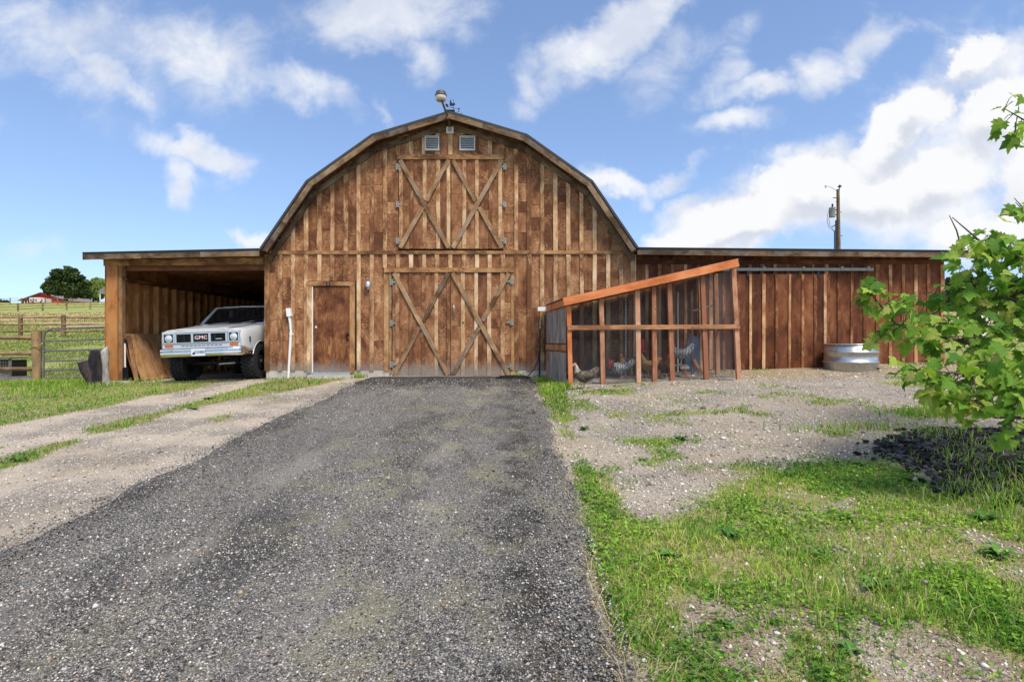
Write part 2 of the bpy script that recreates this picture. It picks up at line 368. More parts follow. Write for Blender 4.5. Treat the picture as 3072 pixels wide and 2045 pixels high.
def m_vcol(name, rough=0.7, transl=0.0, spec=0.25, attr='col'):
    m, t, b, o = newmat(name)
    a = t.new('ShaderNodeAttribute'); a.attribute_name = attr
    setb(t, b, a.outputs['Color'], rough, spec=spec)
    if transl:
        tl = t.new('ShaderNodeBsdfTranslucent'); t.l.new(a.outputs['Color'], tl.inputs['Color'])
        mx = t.new('ShaderNodeMixShader'); mx.inputs[0].default_value = transl
        t.l.new(b.outputs[0], mx.inputs[1]); t.l.new(tl.outputs[0], mx.inputs[2]); t.l.new(mx.outputs[0], o.inputs[0])
m_vcol('blades', 0.55, 0.35, 0.3)
m_vcol('stones', 0.85, 0.0, 0.3)
m_vcol('foliage', 0.6, 0.3, 0.2)
def m_leaf():
    m, t, b, o = newmat('maple_leaf')
    r1 = t.new('ShaderNodeObjectInfo').outputs['Random']; r2 = t.new('ShaderNodeNewGeometry').outputs['Random Per Island']
    r = t.math('FRACT', t.math('ADD', r1, r2))
    co = t.new('ShaderNodeTexCoord').outputs['Object']
    c = t.ramp(r, [(0.0, (0.08, 0.20, 0.025)), (0.4, (0.20, 0.37, 0.045)), (0.75, (0.34, 0.50, 0.075)), (0.93, (0.50, 0.58, 0.12)), (1.0, (0.55, 0.50, 0.17))])
    n = t.noise(co, 30, 3)
    c = t.mix(t.remap(n, 0.4, 0.75, 0, 0.4), c, (0.055, 0.17, 0.02))
    setb(t, b, c, 0.55, spec=0.18)
    tl = t.new('ShaderNodeBsdfTranslucent'); t.l.new(t.vmath('MULTIPLY', c, (1.25, 1.25, 0.7)), tl.inputs['Color'])
    mx = t.new('ShaderNodeMixShader'); mx.inputs[0].default_value = 0.42
    t.l.new(b.outputs[0], mx.inputs[1]); t.l.new(tl.outputs[0], mx.inputs[2]); t.l.new(mx.outputs[0], o.inputs[0])
m_leaf()
def m_rock():
    m, t, b, o = newmat('black_rock')
    co, r = objco(t)
    n = t.noise(co, 18, 5, 0.65)
    ri = t.math('FRACT', t.math('ADD', r, t.new('ShaderNodeNewGeometry').outputs['Random Per Island']))
    c = t.mix(n, (0.010, 0.0092, 0.009), (0.036, 0.033, 0.031))
    c = t.mix(t.math('POWER', ri, 3.0), c, (0.15, 0.14, 0.14))
    setb(t, b, c, 0.8, spec=0.1); bump(t, b, n, 0.6, 0.01)
m_rock()

def m_ground():
    m, t, b, o = newmat('ground_mix')
    P = t.new('ShaderNodeNewGeometry').outputs['Position']
    P2 = t.vmath('MULTIPLY', P, (1, 1, 0.0))
    at_ = t.new('ShaderNodeAttribute'); at_.attribute_name = 'mask'
    s = t.new('ShaderNodeSeparateColor'); t.l.new(at_.outputs['Color'], s.inputs[0])
    gr, field, straw = s.outputs[0], s.outputs[1], s.outputs[2]
    # crushed gravel: two sizes of stone with dark gaps
    c1 = t.voro(P2, 68.0); d1 = t.voro(P2, 68.0, out='Distance')
    c2 = t.voro(P2, 140.0); d2 = t.voro(P2, 140.0, out='Distance')
    f1 = t.sep(c1)[0]; f2 = t.sep(c2)[1]
    stops = [(0.0, (0.15, 0.125, 0.10)), (0.3, (0.46, 0.40, 0.32)), (0.6, (0.64, 0.565, 0.465)), (0.85, (0.75, 0.68, 0.58)), (1.0, (0.82, 0.77, 0.69))]
    ga = t.ramp(f1, stops); gb = t.ramp(f2, stops)
    g = t.mix(0.45, ga, gb)
    gap = t.math('MULTIPLY', t.remap(d1, 0.25, 0.75, 1.0, 0.45), t.remap(d2, 0.3, 0.8, 1.0, 0.6))
    g = t.vmath('SCALE', g, scale=gap)
    big = t.noise(P2, 0.9, 6, 0.62); mid = t.noise(P2, 5.0, 5, 0.6)
    g = t.mix(t.math('MULTIPLY', t.remap(big, 0.38, 0.62, 0.0, 0.8, smooth=True), t.remap(t.sep(P)[0], -1.0, 2.0, 1.0, 0.5)), g, (0.62, 0.525, 0.405))       # fines between the stones
    g = t.mix(t.remap(mid, 0.52, 0.75, 0.0, 0.5, smooth=True), g, (0.36, 0.305, 0.24))
    # brown trodden soil in the near corner, right of the drive
    so = t.math('MULTIPLY', t.remap(t.noise(P2, 2.6, 5, 0.62), 0.36, 0.56, 0.0, 0.85, smooth=True), t.math('MULTIPLY', t.remap(t.sep(P)[1], 4.8, 3.6, 0.0, 1.0), t.remap(t.sep(P)[0], 0.4, 0.8, 0.0, 1.0)))
    g = t.mix(so, g, t.mix(mid, (0.20, 0.145, 0.095), (0.38, 0.29, 0.20)))
    # strawy litter
    sn = t.noise(t.scale(P2, (6, 22, 1)), 6.0, 4, 0.7)
    sc = t.ramp(sn, [(0.3, (0.20, 0.145, 0.07)), (0.55, (0.44, 0.33, 0.17)), (0.75, (0.62, 0.50, 0.28))])
    g = t.mix(t.math('MULTIPLY', straw, t.remap(mid, 0.3, 0.6)), g, sc)
    # ground under grass
    gn = t.noise(P2, 14.0, 5, 0.65)
    gc = t.ramp(gn, [(0.25, (0.15, 0.125, 0.06)), (0.45, (0.27, 0.26, 0.09)), (0.7, (0.44, 0.38, 0.19))])
    # pasture further off
    pn = t.noise(t.scale(P2, (0.35, 1.0, 1)), 1.4, 7, 0.68)
    pc = t.ramp(pn, [(0.28, (0.13, 0.18, 0.04)), (0.45, (0.26, 0.31, 0.08)), (0.6, (0.42, 0.42, 0.15)), (0.78, (0.54, 0.46, 0.24))])
    gm = t.remap(t.math('ADD', gr, t.math('MULTIPLY', t.math('SUBTRACT', gn, 0.5), 0.7)), 0.25, 0.7, 0.0, 1.0, smooth=True)
    col = t.mix(gm, g, gc)
    py = t.sep(P)[1]
    far = t.math('MULTIPLY', t.remap(py, 14.0, 17.0, 0, 1, smooth=True), gr)
    col = t.mix(far, col, pc)
    col = t.mix(t.math('MULTIPLY', field, t.remap(pn, 0.25, 0.5)), col, (0.52, 0.35, 0.21))
    setb(t, b, col, 0.95, spec=0.1)
    h = t.math('ADD', t.math('ADD', t.math('MULTIPLY', d1, -0.8), t.math('MULTIPLY', d2, -0.4)), t.math('MULTIPLY', gn, 0.6))
    bump(t, b, h, 0.8, 0.02)
m_ground()

def m_drive():
    m, t, b, o = newmat('asphalt_millings')
    P = t.vmath('MULTIPLY', t.new('ShaderNodeNewGeometry').outputs['Position'], (1, 1, 0.0))
    c1 = t.sep(t.voro(P, 95.0))[0]; d1 = t.voro(P, 95.0, out='Distance')
    c2 = t.sep(t.voro(P, 190.0))[1]; d2 = t.voro(P, 190.0, out='Distance')
    stops = [(0.0, (0.036, 0.035, 0.035)), (0.35, (0.135, 0.132, 0.128)), (0.65, (0.29, 0.283, 0.273)), (0.88, (0.50, 0.485, 0.46)), (1.0, (0.68, 0.65, 0.60))]
    c = t.mix(0.5, t.ramp(c1, stops), t.ramp(c2, stops))
    c = t.vmath('SCALE', c, scale=t.math('MULTIPLY', t.remap(d1, 0.22, 0.75, 1.25, 0.38), t.remap(d2, 0.3, 0.8, 1.15, 0.55)))
    px, py, pz = t.sep(P)[:3]
    # binder still black in places, bleached in the middle, mossy film
    big = t.noise(t.scale(P, (1.0, 0.35, 1)), 1.3, 6, 0.62)
    c = t.mix(t.remap(big, 0.47, 0.64, 0.0, 0.8, smooth=True), c, t.vmath('SCALE', c, scale=0.40))
    mn = t.noise(t.scale(P, (1.0, 0.6, 1)), 2.1, 6, 0.65)
    mm = t.math('MULTIPLY', t.remap(mn, 0.46, 0.66, 0.0, 0.62, smooth=True), t.remap(t.math('ABSOLUTE', t.math('ADD', px, 0.7)), 0.3, 1.6, 1.0, 0.25))
    c = t.mix(mm, c, (0.29, 0.28, 0.165))
    # a worn dark seam down the right half, where the binder has bled and cracked
    sx = t.math('SUBTRACT', px, t.math('ADD', 0.05, t.math('MULTIPLY', t.math('SUBTRACT', t.noise(t.scale(P, (0.2, 1, 1)), 0.9, 4), 0.5), 0.9)))
    seam = t.math('MULTIPLY', t.remap(t.math('ABSOLUTE', sx), 0.03, 0.26, 0.85, 0.0, smooth=True), t.remap(t.noise(P, 3.2, 5, 0.65), 0.42, 0.58, 0.0, 1.0, smooth=True))
    c = t.mix(seam, c, t.vmath('SCALE', c, scale=0.30))
    # pale dust in the bottom corner and in the wheel lines
    du = t.math('MULTIPLY', t.remap(t.noise(t.scale(P, (1.0, 0.3, 1)), 2.0, 6, 0.6), 0.48, 0.66, 0.0, 0.5, smooth=True), t.remap(t.math('ABSOLUTE', t.math('SUBTRACT', t.math('ABSOLUTE', t.math('ADD', px, 1.4)), 0.75)), 0.15, 0.6, 1.0, 0.25))
    c = t.mix(du, c, (0.33, 0.315, 0.285))
    c = t.vmath('MULTIPLY', c, (1.18, 1.14, 1.07))
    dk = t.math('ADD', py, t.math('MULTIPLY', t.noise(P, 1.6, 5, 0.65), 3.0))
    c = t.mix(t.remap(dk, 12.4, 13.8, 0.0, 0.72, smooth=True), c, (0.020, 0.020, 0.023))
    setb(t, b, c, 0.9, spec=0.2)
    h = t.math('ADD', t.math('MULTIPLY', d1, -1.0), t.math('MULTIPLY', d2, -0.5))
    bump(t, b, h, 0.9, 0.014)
m_drive()

# ------------------------------------------------------------------ object helpers
ORG = {}
def tag(o, label=None, cat=None, group=None, kind=None):
    if label: o['label'] = label
    if cat: o['category'] = cat
    if group: o['group'] = group
    if kind: o['kind'] = kind
    return o
def thing(name, label, cat, loc=(0, 0, 0), group=None, local=False, rot=(0, 0, 0)):
    o = bpy.data.objects.new(name, None); COL.objects.link(o)
    o.location = loc; o.rotation_euler = rot; o.empty_display_size = 0.2
    ORG[o.name] = Vector((0, 0, 0)) if local else Vector(loc)
    return tag(o, label, cat, group)
def link_obj(name, me, origin, parent=None, rot=None):
    o = bpy.data.objects.new(name, me); COL.objects.link(o)
    origin = Vector(origin)
    if parent is not None:
        o.parent = parent; o.location = origin - ORG[parent.name]
    else: o.location = origin
    if rot is not None: o.rotation_euler = rot
    ORG[o.name] = origin
    return o
class MB:
    def __init__(s): s.v = []; s.f = []; s.m = []; s.mi = 0; s.sm = []; s.smooth = False
    def mat(s, i): s.mi = i; return s
    def add(s, vs, fs, smooth=None):
        k = len(s.v); s.v += [tuple(p) for p in vs]
        for f in fs:
            s.f.append(tuple(i + k for i in f)); s.m.append(s.mi); s.sm.append(s.smooth if smooth is None else smooth)
        return s
    def box(s, x0, x1, y0, y1, z0, z1):
        return s.add([(x0, y0, z0), (x1, y0, z0), (x1, y1, z0), (x0, y1, z0), (x0, y0, z1), (x1, y0, z1), (x1, y1, z1), (x0, y1, z1)],
                     [(0, 3, 2, 1), (4, 5, 6, 7), (0, 1, 5, 4), (1, 2, 6, 5), (2, 3, 7, 6), (3, 0, 4, 7)], False)
    def bar(s, A, B, w, t, n=(0, -1, 0)):
        A = Vector(A); B = Vector(B); z = (B - A).normalized(); n = Vector(n); n = (n - z * n.dot(z)).normalized(); x = n.cross(z)
        pts = []
        for P in (A, B):
            for (a, b) in ((-1, -1), (1, -1), (1, 1), (-1, 1)): pts.append(P + x * (a * w / 2) + n * (b * t / 2))
        return s.add(pts, [(0, 3, 2, 1), (4, 5, 6, 7), (0, 1, 5, 4), (1, 2, 6, 5), (2, 3, 7, 6), (3, 0, 4, 7)], False)
    def prism(s, poly, axis, a, b):
        """2-D polygon extruded along axis; poly order gives (x,z) for 'y', (y,z) for 'x', (x,y) for 'z'"""
        def p3(p, d): return {'y': (p[0], d, p[1]), 'x': (d, p[0], p[1]), 'z': (p[0], p[1], d)}[axis]
        n = len(poly); vs = [p3(p, a) for p in poly] + [p3(p, b) for p in poly]
        fs = [tuple(range(n)), tuple(range(2 * n - 1, n - 1, -1))] + [(i, i + n, (i + 1) % n + n, (i + 1) % n) for i in range(n)]
        return s.add(vs, fs, False)
    def tube(s, pts, r, n=8, caps=True, rb=None):
        """pts: path; r: radius or list; rb: second (elliptic) radius list"""
        P = [Vector(p) for p in pts]; m = len(P); rr = list(r) if hasattr(r, '__len__') else [r] * m
        r2 = list(rb) if rb is not None else rr
        T = [(P[min(i + 1, m - 1)] - P[max(i - 1, 0)]).normalized() for i in range(m)]
        up = Vector((0, 0, 1)) if abs(T[0].z) < 0.9 else Vector((0, 1, 0))
        u = (up - T[0] * up.dot(T[0])).normalized(); vs = []
        for i in range(m):
            u = (u - T[i] * u.dot(T[i])).normalized(); w = T[i].cross(u)
            for k in range(n):
                a = 2 * math.pi * k / n; vs.append(P[i] + u * (math.cos(a) * rr[i]) + w * (math.sin(a) * r2[i]))
        fs = [(i * n + k, i * n + (k + 1) % n, (i + 1) * n + (k + 1) % n, (i + 1) * n + k) for i in range(m - 1) for k in range(n)]
        s.add(vs, fs, True)
        if caps:
            s.add(vs[:n], [tuple(range(n - 1, -1, -1))], False); s.add(vs[-n:], [tuple(range(n))], False)
        return s
    def cyl(s, A, B, r, n=12, r1=None): return s.tube([A, B], [r, r if r1 is None else r1], n)
    def lathe(s, prof, c, n=24, caps=True):
        """prof: (radius, z) list round a vertical axis through c"""
        vs = [(c[0] + r * math.cos(2 * math.pi * k / n), c[1] + r * math.sin(2 * math.pi * k / n), c[2] + z) for (r, z) in prof for k in range(n)]
        fs = [(i * n + k, i * n + (k + 1) % n, (i + 1) * n + (k + 1) % n, (i + 1) * n + k) for i in range(len(prof) - 1) for k in range(n)]
        s.add(vs, fs, True)
        if caps:
            s.add(vs[:n], [tuple(range(n - 1, -1, -1))], False); s.add(vs[-n:], [tuple(range(n))], False)
        return s
    def build(s, name, mats, parent=None, origin=None, label=None, kind=None):
        a = np.array(s.v)
        c = Vector(((a[:, 0].min() + a[:, 0].max()) / 2, (a[:, 1].min() + a[:, 1].max()) / 2, (a[:, 2].min() + a[:, 2].max()) / 2)) if origin is None else Vector(origin)
        me = bpy.data.meshes.new(name)
        me.from_pydata([tuple(Vector(p) - c) for p in s.v], [], s.f)
        for m in (mats if isinstance(mats, (list, tuple)) else [mats]): me.materials.append(MATS[m])
        me.polygons.foreach_set('material_index', s.m); me.polygons.foreach_set('use_smooth', s.sm)
        me.update()
        o = link_obj(name, me, c, parent)
        return tag(o, label, None, None, kind)
def board(name, parent, A, B, w, t, mat, n=(0, -1, 0), wob=0.0):
    """one straight timber from A to B, its own length along local z so that the grain follows it"""
    A = Vector(A); B = Vector(B); z = (B - A); L = z.length; z.normalize(); n = Vector(n); n = (n - z * n.dot(z)).normalized(); x = n.cross(z)
    me = bpy.data.meshes.new(name); h = L / 2; a = w / 2; b = t / 2
    e = [random.uniform(-wob, wob) for _ in range(6)]
    vs = []
    for k, zz in enumerate((-h, 0, h)):
        vs += [(-a + e[k], -b, zz), (a + e[k + 3], -b, zz), (a + e[k + 3], b, zz), (-a + e[k], b, zz)]
    fs = [(0, 3, 2, 1), (8, 9, 10, 11)]
    for k in (0, 4): fs += [(k, k + 1, k + 5, k + 4), (k + 1, k + 2, k + 6, k + 5), (k + 2, k + 3, k + 7, k + 6), (k + 3, k, k + 4, k + 7)]
    me.from_pydata(vs, [], fs); me.materials.append(MATS[mat]); me.update()
    rot = Matrix((x, n, z)).transposed().to_euler()
    return link_obj(name, me, (A + B) / 2, parent, rot)
def npmesh(name, V, faces_flat, loop_tot, mat, cols=None, parent=None, smooth=False, kind=None):
    """large mesh from numpy arrays; V in world space, cols one colour for each vertex"""
    me = bpy.data.meshes.new(name); nv = len(V); nl = len(faces_flat); nf = len(loop_tot)
    me.vertices.add(nv); me.vertices.foreach_set('co', np.ascontiguousarray(V, np.float32).ravel())
    me.loops.add(nl); me.loops.foreach_set('vertex_index', np.ascontiguousarray(faces_flat, np.int32))
    me.polygons.add(nf); st = np.concatenate(([0], np.cumsum(loop_tot)[:-1])).astype(np.int32)
    me.polygons.foreach_set('loop_start', st); me.polygons.foreach_set('loop_total', np.ascontiguousarray(loop_tot, np.int32))
    if smooth: me.polygons.foreach_set('use_smooth', np.ones(nf, bool))
    if cols is not None:
        a = me.color_attributes.new('col', 'FLOAT_COLOR', 'POINT')
        c4 = np.ones((nv, 4), np.float32); c4[:, :3] = cols; a.data.foreach_set('color', c4.ravel())
    me.materials.append(MATS[mat]); me.update(calc_edges=True)
    o = bpy.data.objects.new(name, me); COL.objects.link(o)
    if parent is not None: o.parent = parent; o.location = -ORG[parent.name]
    return tag(o, kind=kind)
def text_mesh(name, body, size, mat, parent, origin, rot, depth=0.004, sx=1.0):
    cu = bpy.data.curves.new('lettering_curve', 'FONT'); cu.body = body; cu.size = size; cu.extrude = depth
    cu.align_x = 'CENTER'; cu.align_y = 'CENTER'; cu.resolution_u = 3
    tmp = bpy.data.objects.new('lettering_tmp', cu); me = bpy.data.meshes.new_from_object(tmp)
    bpy.data.objects.remove(tmp); bpy.data.curves.remove(cu)
    for v in me.vertices: v.co.x *= sx
    me.name = name; me.materials.clear(); me.materials.append(MATS[mat])
    return link_obj(name, me, origin, parent, rot)
FACE = (R(90), 0, 0)             # lettering that faces the camera side (-y)
# ================================================================== THE GROUND
def grass_amount(x, y):
    """0..1: how grassy the yard is, as patches on the ground"""
    x = np.asarray(x, float); y = np.asarray(y, float)
    n = fbm(x, y, 1.6, 2) - 0.5; n2 = fbm(x, y, 0.45, 4) - 0.5; n3 = fbm(x, y, 0.6, 6, 3)
    # left: verge along the carport and fence, strip between the wheel tracks
    edge = np.interp(y, [5, 8.0, 9.5, 11, 12.3, 13.5], [-9.0, -7.4, -6.85, -6.75, -6.3, -6.1])
    left = sst(0.0, 0.5, edge - x + n * 0.9) * (1 - sst(13.2, 13.45, y) * sst(-9.75, -9.5, x))
    mw = np.interp(y, [4, 5.5, 6.3, 7.0, 7.35, 7.9, 9.0, 10.5, 12, 13.4], [0.10, 0.26, 0.34, 0.18, 0.05, 0.30, 0.28, 0.42, 0.75, 1.0])
    mc = np.interp(y, [4, 6, 8, 9.5, 11, 12, 13.4], [-5.2, -5.35, -5.6, -5.5, -5.25, -4.9, -4.75])
    median = sst(-0.06, 0.16, mw - np.abs(x - mc) + n * 0.45 + n2 * 0.25)
    tuft_l = sst(0.70, 0.80, n3 + n2 * 0.2) * 0.7 * (1 - sst(-3.6, -3.45, x))
    L = np.maximum(np.maximum(left, median), tuft_l) * (x < -3.35)
    # right: fringe along the drive, lawn in front, gravel with tufts further back
    fr_w = np.interp(y, [2, 4, 6, 8, 10, 11.5, 13], [0.22, 0.27, 0.22, 0.22, 0.28, 0.55, 0.45])
    fringe = sst(-0.05, 0.15, fr_w - np.abs(x - 0.72) + n * 0.4 + n2 * 0.55) * 0.85
    front = sst(-0.5, 0.45, np.interp(x, [0.6, 1.0, 1.5, 2.1, 3.2, 4.0, 6], [4.4, 4.55, 4.75, 5.6, 5.75, 5.6, 5.4]) - y + n * 1.5)
    patchy = sst(0.50, 0.60, fbm(x, y, 0.38, 1, 3) + n * 0.25)
    bare = 0.5 * patchy + sst(0.57, 0.66, fbm(x, y, 0.55, 5, 3) + n * 0.35) * sst(3.6, 2.7, y) + sst(0.66, 0.74, fbm(x, y, 0.7, 7, 3)) * 0.9
    front = front * (1 - 0.9 * np.clip(bare, 0, 1))
    g = lambda cx, cy, rx, ry, a: a * np.exp(-(((x - cx) / rx) ** 2 + ((y - cy) / ry) ** 2))
    pat = g(1.85, 6.75, .75, .35, .9) + g(1.35, 5.85, .35, .3, .6) + g(5.85, 7.75, .8, .4, 1.1) + g(2.6, 8.9, .8, .25, .5) + g(1.6, 10.2, .7, .45, .8) \
        + g(7.4, 9.2, 1.0, .3, .45) + g(6.8, 12.0, .4, .5, .35) + g(3.3, 7.6, .5, .25, .35) + g(5.2, 6.9, 1.0, .3, .5)
    pat = sst(0.22, 0.95, pat + n * 0.7 + n2 * 0.8)
    tuft_r = sst(0.56, 0.80, n3 + n2 * 0.5) * 0.6
    bedm = sst(1.08, 0.92, np.hypot((x - 5.5) / 2.0, (y - 4.95) / 1.85) + n * 0.35)
    Rr = np.maximum(np.maximum(fringe, front), np.maximum(pat, tuft_r)) * (1 - 0.72 * bedm) * (x > 0.5)
    coop = (x > 0.9) * (x < 4.6) * (y > 11.32)
    Rr = Rr * (1 - coop) * (1 - 0.85 * sst(11.8, 12.3, y) * (x > 4.6))
    # strip of weeds at the foot of the gable wall
    foot = sst(0.16, 0.02, np.abs(y - 13.28)) * sst(0.45, 0.6, n3) * ((x < -3.5) | (x > 0.0)) * 0.9
    a = np.where(x < -1.5, L, Rr); a = np.maximum(a, foot)
    a = np.where((x > -3.42) & (x < 0.48 + 0.2 * n) & (y < 13.15), 0, a)
    return np.clip(a, 0, 1)
def axis_lines(lo, hi, step, ends, grow=1.35):
    a = list(np.arange(lo, hi + 1e-6, step)); s = step
    x = hi
    while x < ends[1]: s *= grow; x += s; a.append(x)
    x = lo; s = step; b = []
    while x > ends[0]: s *= grow; x -= s; b.append(x)
    return np.array(b[::-1] + a)
def build_ground():
    X = axis_lines(-14, 14, 0.12, (-2500, 2500), 1.18); Y = axis_lines(1.0, 15, 0.12, (-120, 4500), 1.12)
    gx, gy = np.meshgrid(X, Y); z = ground_z(gx, gy)
    nx, ny = len(X), len(Y); V = np.stack([gx, gy, z], -1).reshape(-1, 3)
    i = np.arange(nx - 1)[None, :] + nx * np.arange(ny - 1)[:, None]; i = i.ravel()
    Fc = np.stack([i, i + 1, i + 1 + nx, i + nx], 1)
    o = npmesh('ground', V, Fc.ravel(), np.full(len(Fc), 4), 'ground_mix', smooth=True, kind='structure')
    me = o.data; a = me.color_attributes.new('mask', 'FLOAT_COLOR', 'POINT'); c = np.zeros((len(V), 4), np.float32); c[:, 3] = 1
    x, y = V[:, 0], V[:, 1]
    near = (np.abs(x) < 15) & (y > 0) & (y < 14)
    ga = np.where(near, grass_amount(x, y), 1.0)
    ga = np.where((x > -9.6) & (x < -5.8) & (y > 13.3) & (y < 26), 0, ga); ga = np.where((x > 0.9) & (x < 4.5) & (y > 11.3) & (y < 14), 0, ga)
    c[:, 0] = ga
    n = fbm(x, y, 9, 2)
    c[:, 1] = sst(0.40, 0.52, n + 0.25 * np.exp(-((y - 58) / 22) ** 2)) * sst(36, 46, y) * (1 - sst(74, 88, y)) + 0.35 * sst(0.62, 0.7, n) * sst(18, 24, y) * (1 - sst(80, 100, y))
    c[:, 2] = sst(11.0, 12.4, y + (fbm(x, y, 1.0, 3) - .5) * 1.5) * (x > 4.4) * (y < 15) + 0.35 * sst(0.5, 0.7, fbm(x, y, 0.8, 1)) * (y < 14)
    a.data.foreach_set('color', c.ravel())
build_ground()

def build_driveway():
    xs = np.linspace(-3.45, 0.58, 46); ys = np.arange(0.6, 13.31, 0.11)
    gx, gy = np.meshgrid(xs, ys)
    # ragged edges
    wl = (fbm(gy[:, 0], gy[:, 0] * 0, 0.9, 1) - .5) * 0.34 + (fbm(gy[:, 0], gy[:, 0] * 0 + 9, 0.2, 3) - .5) * 0.12
    wr = (fbm(gy[:, 0], gy[:, 0] * 0 + 40, 0.9, 2) - .5) * 0.42 + (fbm(gy[:, 0], gy[:, 0] * 0 + 70, 0.25, 3) - .5) * 0.22
    u = (gx + 3.45) / 4.03
    gx = gx + wl[:, None] * (1 - u) ** 3 + wr[:, None] * u ** 3
    crown = 0.032 * np.clip(1 - np.abs(u * 2 - 1) ** 10, 0, 1)
    z = ground_z(gx, gy) + crown - 0.012 * (crown < 0.001) + (fbm(gx, gy, 0.5, 5) - .5) * 0.008
    z = z + 0.004
    # ends and edges dive just below the ground
    e = (u < 0.001) | (u > 0.999); z = np.where(e, ground_z(gx, gy) - 0.03, z)
    nx, ny = len(xs), len(ys); V = np.stack([gx, gy, z], -1).reshape(-1, 3)
    i = (np.arange(nx - 1)[None, :] + nx * np.arange(ny - 1)[:, None]).ravel()
    Fc = np.stack([i, i + 1, i + 1 + nx, i + nx], 1)
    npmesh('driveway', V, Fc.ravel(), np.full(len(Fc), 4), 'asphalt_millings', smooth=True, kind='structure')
build_driveway()
def drive_z(x, y): return ground_z(x, y) + 0.036

# ---- loose stones: squashed octahedra, several for each handful of ground
def pebbles(name, x, y, z, r, cols):
    n = len(x)
    base = np.array([(1, 0, 0), (0, 1, 0), (-1, 0, 0), (0, -1, 0), (0, 0, 1), (0, 0, -1)], float)
    tri = np.array([(0, 1, 4), (1, 2, 4), (2, 3, 4), (3, 0, 4), (1, 0, 5), (2, 1, 5), (3, 2, 5), (0, 3, 5)])
    a = rng.random(n) * 6.283; ca, sa = np.cos(a), np.sin(a)
    sx = r * (0.8 + 0.6 * rng.random(n)); sy = r * (0.6 + 0.5 * rng.random(n)); sz = r * (0.45 + 0.4 * rng.random(n))
    P = base[None] * (1 + 0.35 * (rng.random((n, 6, 1)) - .5)) + 0.25 * (rng.random((n, 6, 3)) - .5)
    lx = P[..., 0] * sx[:, None]; ly = P[..., 1] * sy[:, None]
    V = np.stack([x[:, None] + lx * ca[:, None] - ly * sa[:, None], y[:, None] + lx * sa[:, None] + ly * ca[:, None], z[:, None] + P[..., 2] * sz[:, None] + sz[:, None] * 0.35], -1).reshape(-1, 3)
    Fc = (tri[None] + 6 * np.arange(n)[:, None, None]).reshape(-1)
    npmesh(name, V, Fc, np.full(n * 8, 3), 'stones', np.repeat(cols, 6, 0), kind='stuff')
def pick(cols, p, n, jit=0.25):
    c = np.array(cols)[rng.choice(len(cols), n, p=p)]; return c * (1 + jit * (rng.random((n, 1)) - .5) * 2)
def depth_samples(n, lo, hi, power=1.0):
    """depths with density falling off with distance, so that each patch of the picture gets a like number"""
    u = rng.random(n); a, b = lo ** -power, hi ** -power
    return (a + (b - a) * u) ** (-1 / power)
def build_pebbles():
    n = 62000; y = depth_samples(n, 2.0, 12.8, 0.75); x = -3.5 + 4.05 * rng.random(n)
    keep = np.abs(x) < y * 0.95 + 0.3; x, y = x[keep], y[keep]; n = len(x)
    c = pick([(.04, .039, .038), (.14, .137, .132), (.29, .283, .27), (.48, .465, .44), (.66, .63, .58), (.44, .30, .19)], [.18, .30, .34, .14, .02, .02], n)
    c = c * (0.45 + 1.0 * fbm(x, y * 0.4, 1.1, 3)[:, None])
    r = 0.0034 + 0.0060 * rng.random(n) ** 3 + 0.00045 * y
    r = np.where(rng.random(n) < 0.0025, r * 2.4, r); c = c * (1.05, 1.0, 0.95)
    pebbles('driveway_gravel', x, y, drive_z(x, y) - 0.002, r, c)
    # pale gravel either side
    n = 76000; y = depth_samples(n, 2.2, 13.0, 0.6); x = np.where(rng.random(n) < 0.42, -3.35 - 7.0 * rng.random(n), 0.5 + 9.5 * rng.random(n))
    keep = (np.abs(x) < y * 0.95 + 0.4) & (rng.random(n) > 0.75 * grass_amount(x, y)) & ((x < 0) | (rng.random(n) < np.interp(y, [3.4, 5.0], [0.45, 1.0]))); x, y = x[keep], y[keep]; n = len(x)
    c = pick([(.17, .145, .12), (.40, .345, .275), (.58, .51, .42), (.71, .64, .54), (.79, .74, .66), (.58, .46, .38)], [.14, .24, .28, .2, .08, .06], n)
    r = np.where(x > 0, 0.0055 + 0.011 * rng.random(n) ** 3, 0.004 + 0.006 * rng.random(n) ** 3) + 0.0005 * y
    r = np.where(rng.random(n) < 0.006, r * 2.2, r)
    pebbles('gravel', x, y, ground_z(x, y), r, c)
build_pebbles()

# ---- grass: bent tapering blades
def blades(name, x, y, h, w, lean, cols, z=None):
    n = len(x); z = ground_z(x, y) if z is None else z
    a = rng.random(n) * 6.283; dx, dy = np.cos(a), np.sin(a)                # lean direction
    b = rng.random(n) * 6.283; px, py = np.cos(b) * w / 2, np.sin(b) * w / 2  # width direction
    m = 0.5; ln = lean * h
    base = np.stack([x, y, z - 0.01], -1); mid = np.stack([x + dx * ln * 0.35, y + dy * ln * 0.35, z + h * (0.62 - 0.1 * lean)], -1)
    tip = np.stack([x + dx * ln, y + dy * ln, z + h * (1.0 - 0.35 * lean)], -1); off = np.stack([px, py, px * 0], -1)
    V = np.stack([base - off, base + off, mid + off * 0.8, mid - off * 0.8, tip], 1).reshape(-1, 3)
    k = 5 * np.arange(n)[:, None]
    Fc = np.concatenate([k + np.array([0, 1, 2, 3]), k + np.array([3, 2, 4])], 1)
    tot = np.tile([4, 3], n)
    cc = np.stack([cols * 0.8, cols * 0.8, cols, cols, cols * 1.1], 1).reshape(-1, 3)
    npmesh(name, V, Fc.ravel(), tot, 'blades', cc, kind='stuff')
GREEN = [(.10, .24, .026), (.19, .38, .034), (.30, .49, .05), (.43, .55, .08), (.62, .54, .24)]
